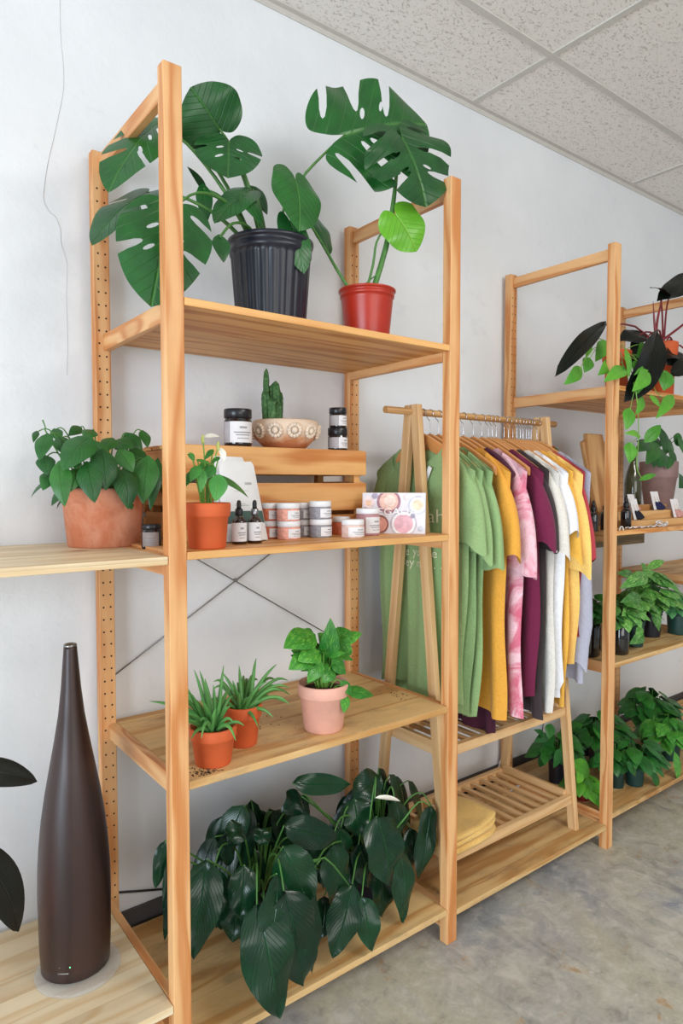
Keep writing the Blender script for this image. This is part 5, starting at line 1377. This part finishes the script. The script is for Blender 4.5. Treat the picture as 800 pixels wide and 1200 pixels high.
# ---- third bay, lower board: syngoniums
zl = Z2_LOW
GLOSS = plain('gloss_black_ceramic', (18, 16, 20), .07, .02, Coat_Weight=.8)
rs = random.Random(31)
def leafy(px, py, wpx, hpx, z, y, name, label, potm, lm, n, rad, hgt, size, yb=.8, prof=p_heart, potkind='p', droop=.6, extra=(), group=None):
    c = at(px, py, y=y); c.z = z; k = m_px(c)
    t = thing(name, c, label, 'potted plant', group)
    h = hpx*k; r = wpx/2*k
    if potkind == 'c':
        m = MB(); m.lathe([(0, 0), (r*.9, 0), (r, .008), (r, h-.006), (r-.003, h), (r-.008, h-.003), (r-.012, h*.9)], c, 36); m.build('pot', potm, t)
        s = MB(); s.lathe([(r-.0115, h*.9), (0, h*.92)], c, 20); s.build('soil', SOIL, t); soil = c+V((0, 0, h*.9))
    else: soil = pot_plastic('pot', c, r, h, potm, SOIL, t, seg=40)
    fo = MB(); sm = MB(); bush(fo, sm, soil, int(n*1.9), rad, hgt, size, prof=prof, droop=droop, yb=yb, rng=rs)
    for bx, by, tx, ty, w, dy in extra:
        B = at(bx, by, y=c.y+dy); T_ = at(tx, ty, y=c.y+dy-.012); leaf(fo, B, T_, (rs.uniform(-.5, .1), -.8, rs.uniform(.3, .7)), lp(B, T_, w), prof, lobe=.14, bulge=.1, fold=.1, curl=.15, rows=9, cols=4); stem(sm, soil, B, .0022, .0014, .3)
    fo.build('foliage', lm, t); sm.build('stems', G_STEM, t)
GS = 'leafy plants on the lower right board'
leafy(689, 760, 27, 38, zl, .13, 'syngonium', 'dark leafy syngonium in a glossy black pot behind the butter yellow tee', GLOSS, L_POTHD, 34, .10, .15, .07, potkind='c', group=GS)
leafy(725, 765, 22, 34, zl, .07, 'syngonium', 'syngonium in a small glossy black pot partly behind the far post', GLOSS, L_SYNG, 14, .06, .12, .07, potkind='c', extra=[(755, 675, 725, 690, 18, 0), (745, 680, 722, 672, 18, .02), (748, 700, 726, 706, 16, 0), (738, 715, 728, 722, 14, -.02)], group=GS)
leafy(743, 757, 24, 30, zl, .10, 'syngonium', 'pale-veined syngonium in a small dark green pot, lowest leaf by the board edge', GREENPLASTIC, L_SYNG, 22, .08, .14, .07, extra=[(752, 745, 737, 755, 14, -.04), (750, 735, 745, 750, 10, -.04)], group=GS)
leafy(762, 750, 26, 30, zl, .15, 'syngonium', 'tallest pale-veined syngonium in a black plastic pot at the middle of the group', BLACKPLASTIC, L_SYNG, 34, .10, .20, .075, extra=[(756, 672, 785, 695, 20, -.02), (752, 662, 760, 678, 14, 0), (760, 665, 778, 657, 10, 0), (765, 715, 772, 740, 22, -.05), (760, 700, 740, 720, 20, -.04), (775, 700, 790, 712, 18, -.03)], group=GS)
leafy(795, 740, 30, 28, zl, .10, 'fittonia', 'white-veined plant in a dark green pot at the right edge of the photo', GREENPLASTIC, leafmat('white_veined_leaf', (84, 160, 90), (226, 240, 220), (50, 120, 60), nv=9, vs=.95), 26, .08, .10, .065, group=GS)

# ---- third bay, bottom board: pothos row
zb = Z2_BOT
GP = 'pothos pots on the bottom right board'
leafy(652, 915, 22, 38, Z_BOT1, .30, 'pothos', 'dark green pothos in a tall black pot behind the rack leg', BLACKPLASTIC, L_POTHD, 22, .09, .13, .07, extra=[(640, 862, 625, 870, 12, 0), (645, 850, 642, 866, 14, 0), (636, 862, 625, 855, 9, 0), (655, 880, 648, 900, 12, -.06)], group=GP)
leafy(683, 938, 17, 22, Z_BOT1, .14, 'pothos', 'bright lime pothos in a small dark red pot beside the rack leg', plain('oxblood_pot', (120, 22, 26), .3), L_LIME, 12, .06, .07, .07, extra=[(675, 893, 690, 912, 20, -.02), (680, 905, 676, 918, 14, -.03), (688, 915, 688, 930, 10, -.03)], group=GP)
leafy(700, 905, 24, 32, Z_BOT1, .30, 'pothos', 'dense dark pothos in a black pot against the wall left of the far post', BLACKPLASTIC, L_POTHD, 40, .12, .16, .075, group=GP)
leafy(722, 931, 20, 26, zb, .12, 'pothos', 'pothos in a dark green pot just right of the far post', GREENPLASTIC, L_POTHD, 22, .08, .11, .065, group=GP)
leafy(743, 930, 24, 24, zb, .085, 'pothos', 'pothos in the most visible dark green pot near the board edge', GREENPLASTIC, L_POTHD, 30, .09, .12, .07, extra=[(752, 888, 765, 905, 12, -.03), (763, 905, 772, 926, 14, -.05), (735, 895, 745, 910, 14, -.04)], group=GP)
leafy(760, 905, 24, 28, zb, .28, 'pothos', 'tall pothos with upright tip at the back near the wall', BLACKPLASTIC, L_POTHD, 40, .12, .17, .075, extra=[(748, 846, 739, 835, 9, .05), (745, 850, 752, 840, 9, .05)], group=GP)
leafy(785, 912, 24, 24, zb, .12, 'pothos', 'yellow-mottled pothos spilling over the board edge at the right', GREENPLASTIC, L_POTH, 46, .13, .13, .075, extra=[(790, 885, 793, 918, 20, -.10), (778, 870, 785, 885, 14, -.02)], group=GP)
# white cable along the wall
m = MB(); pts = [at(578, 905, y=.505), at(590, 880, y=.508), at(612, 840, y=.510)]; pts[0] = V((pts[0].x, .495, Z_BOT1+.0028))
m.tube(pts, .0028, 6)
p2 = [at(622, 905, z=Z_BOT1+.003), at(628, 890, z=Z_BOT1+.004), at(640, 892, z=Z_BOT1+.004), at(660, 880, z=Z_BOT1+.004)]
p2 = [at(600, 925, z=Z_BOT1+.003), at(612, 918, z=Z_BOT1+.003), at(628, 920, z=Z_BOT1+.003), at(640, 912, z=Z_BOT1+.003), at(633, 908, z=Z_BOT1+.004), at(622, 912, z=Z_BOT1+.004), at(608, 921, z=Z_BOT1+.008), at(592, 930, z=Z_BOT1+.004)]
m2 = MB(); m2.tube(p2, .0028, 6, smooth=5)
tag(m2.build('white_cable', plain('cable_white', (222, 222, 224), .5, 0)), 'looped white cable lying on the board under the rack', 'cable')
tag(m.build('white_cable', bpy.data.materials['cable_white']), 'white cable running down the wall behind the rack', 'cable')
m = MB(); m.tube([at(640, 812, y=.507), at(637, 840, y=.507), at(633, 885, y=.507), V((at(633, 885, y=.5).x, .506, .0022))], .0022, 6)
tag(m.build('dark_cable', RUBBER), 'dark cable hanging on the wall behind the right rack leg', 'cable')
m = MB(); c = at(684, 862, y=.40); c.z = Z_BOT1; k = m_px(c); hb = at(684, 850, y=.40).z-Z_BOT1
m.lathe([(0, 0), (.035, 0), (.038, .006), (.038, hb-.02), (.036, hb-.018), (0, hb-.018)], c, 24); m.lathe([(0, hb-.0175), (.038, hb-.0175), (.038, hb-.003), (.034, hb), (0, hb)], c, 24, mi=1)
tag(m.build('storage_tin', [LID_BK, LID_W]), 'black canister with a white lid against the wall behind the pothos', 'canister')

# ---- spilt soil and crumbs on the low left board
m = MB(); R = random.Random(9)
for cx_, cy_, n_, sx_, sy_ in ((248, 906, 150, 26, 6), (470, 812, 40, 22, 9), (300, 850, 20, 50, 16)):
    for i in range(n_):
        p = at(cx_+R.gauss(0, sx_*.5), cy_+R.gauss(0, sy_*.5), z=Z_LOW)
        if .06 < p.x < .84 and .012 < p.y < .46: m.blob(p+V((0, 0, .0006)), (R.uniform(.0008, .0035), R.uniform(.0008, .0025), R.uniform(.0006, .0014)), 5, 3)
o = m.build('soil_crumbs', SOIL); tag(o, 'scattered dark soil crumbs on the weathered board under the aloe pots', 'soil', kind='stuff')

m = MB(); m.tube([at(136, 1046, y=WALL-.004), at(165, 1044, y=WALL-.004), at(192, 1042, y=WALL-.004), V((.45, WALL-.004, at(192, 1042, y=WALL-.004).z))], .003, 6, smooth=1)
tag(m.build('black_cable', RUBBER), 'thin black cable running along the wall just above the baseboard at left', 'cable')
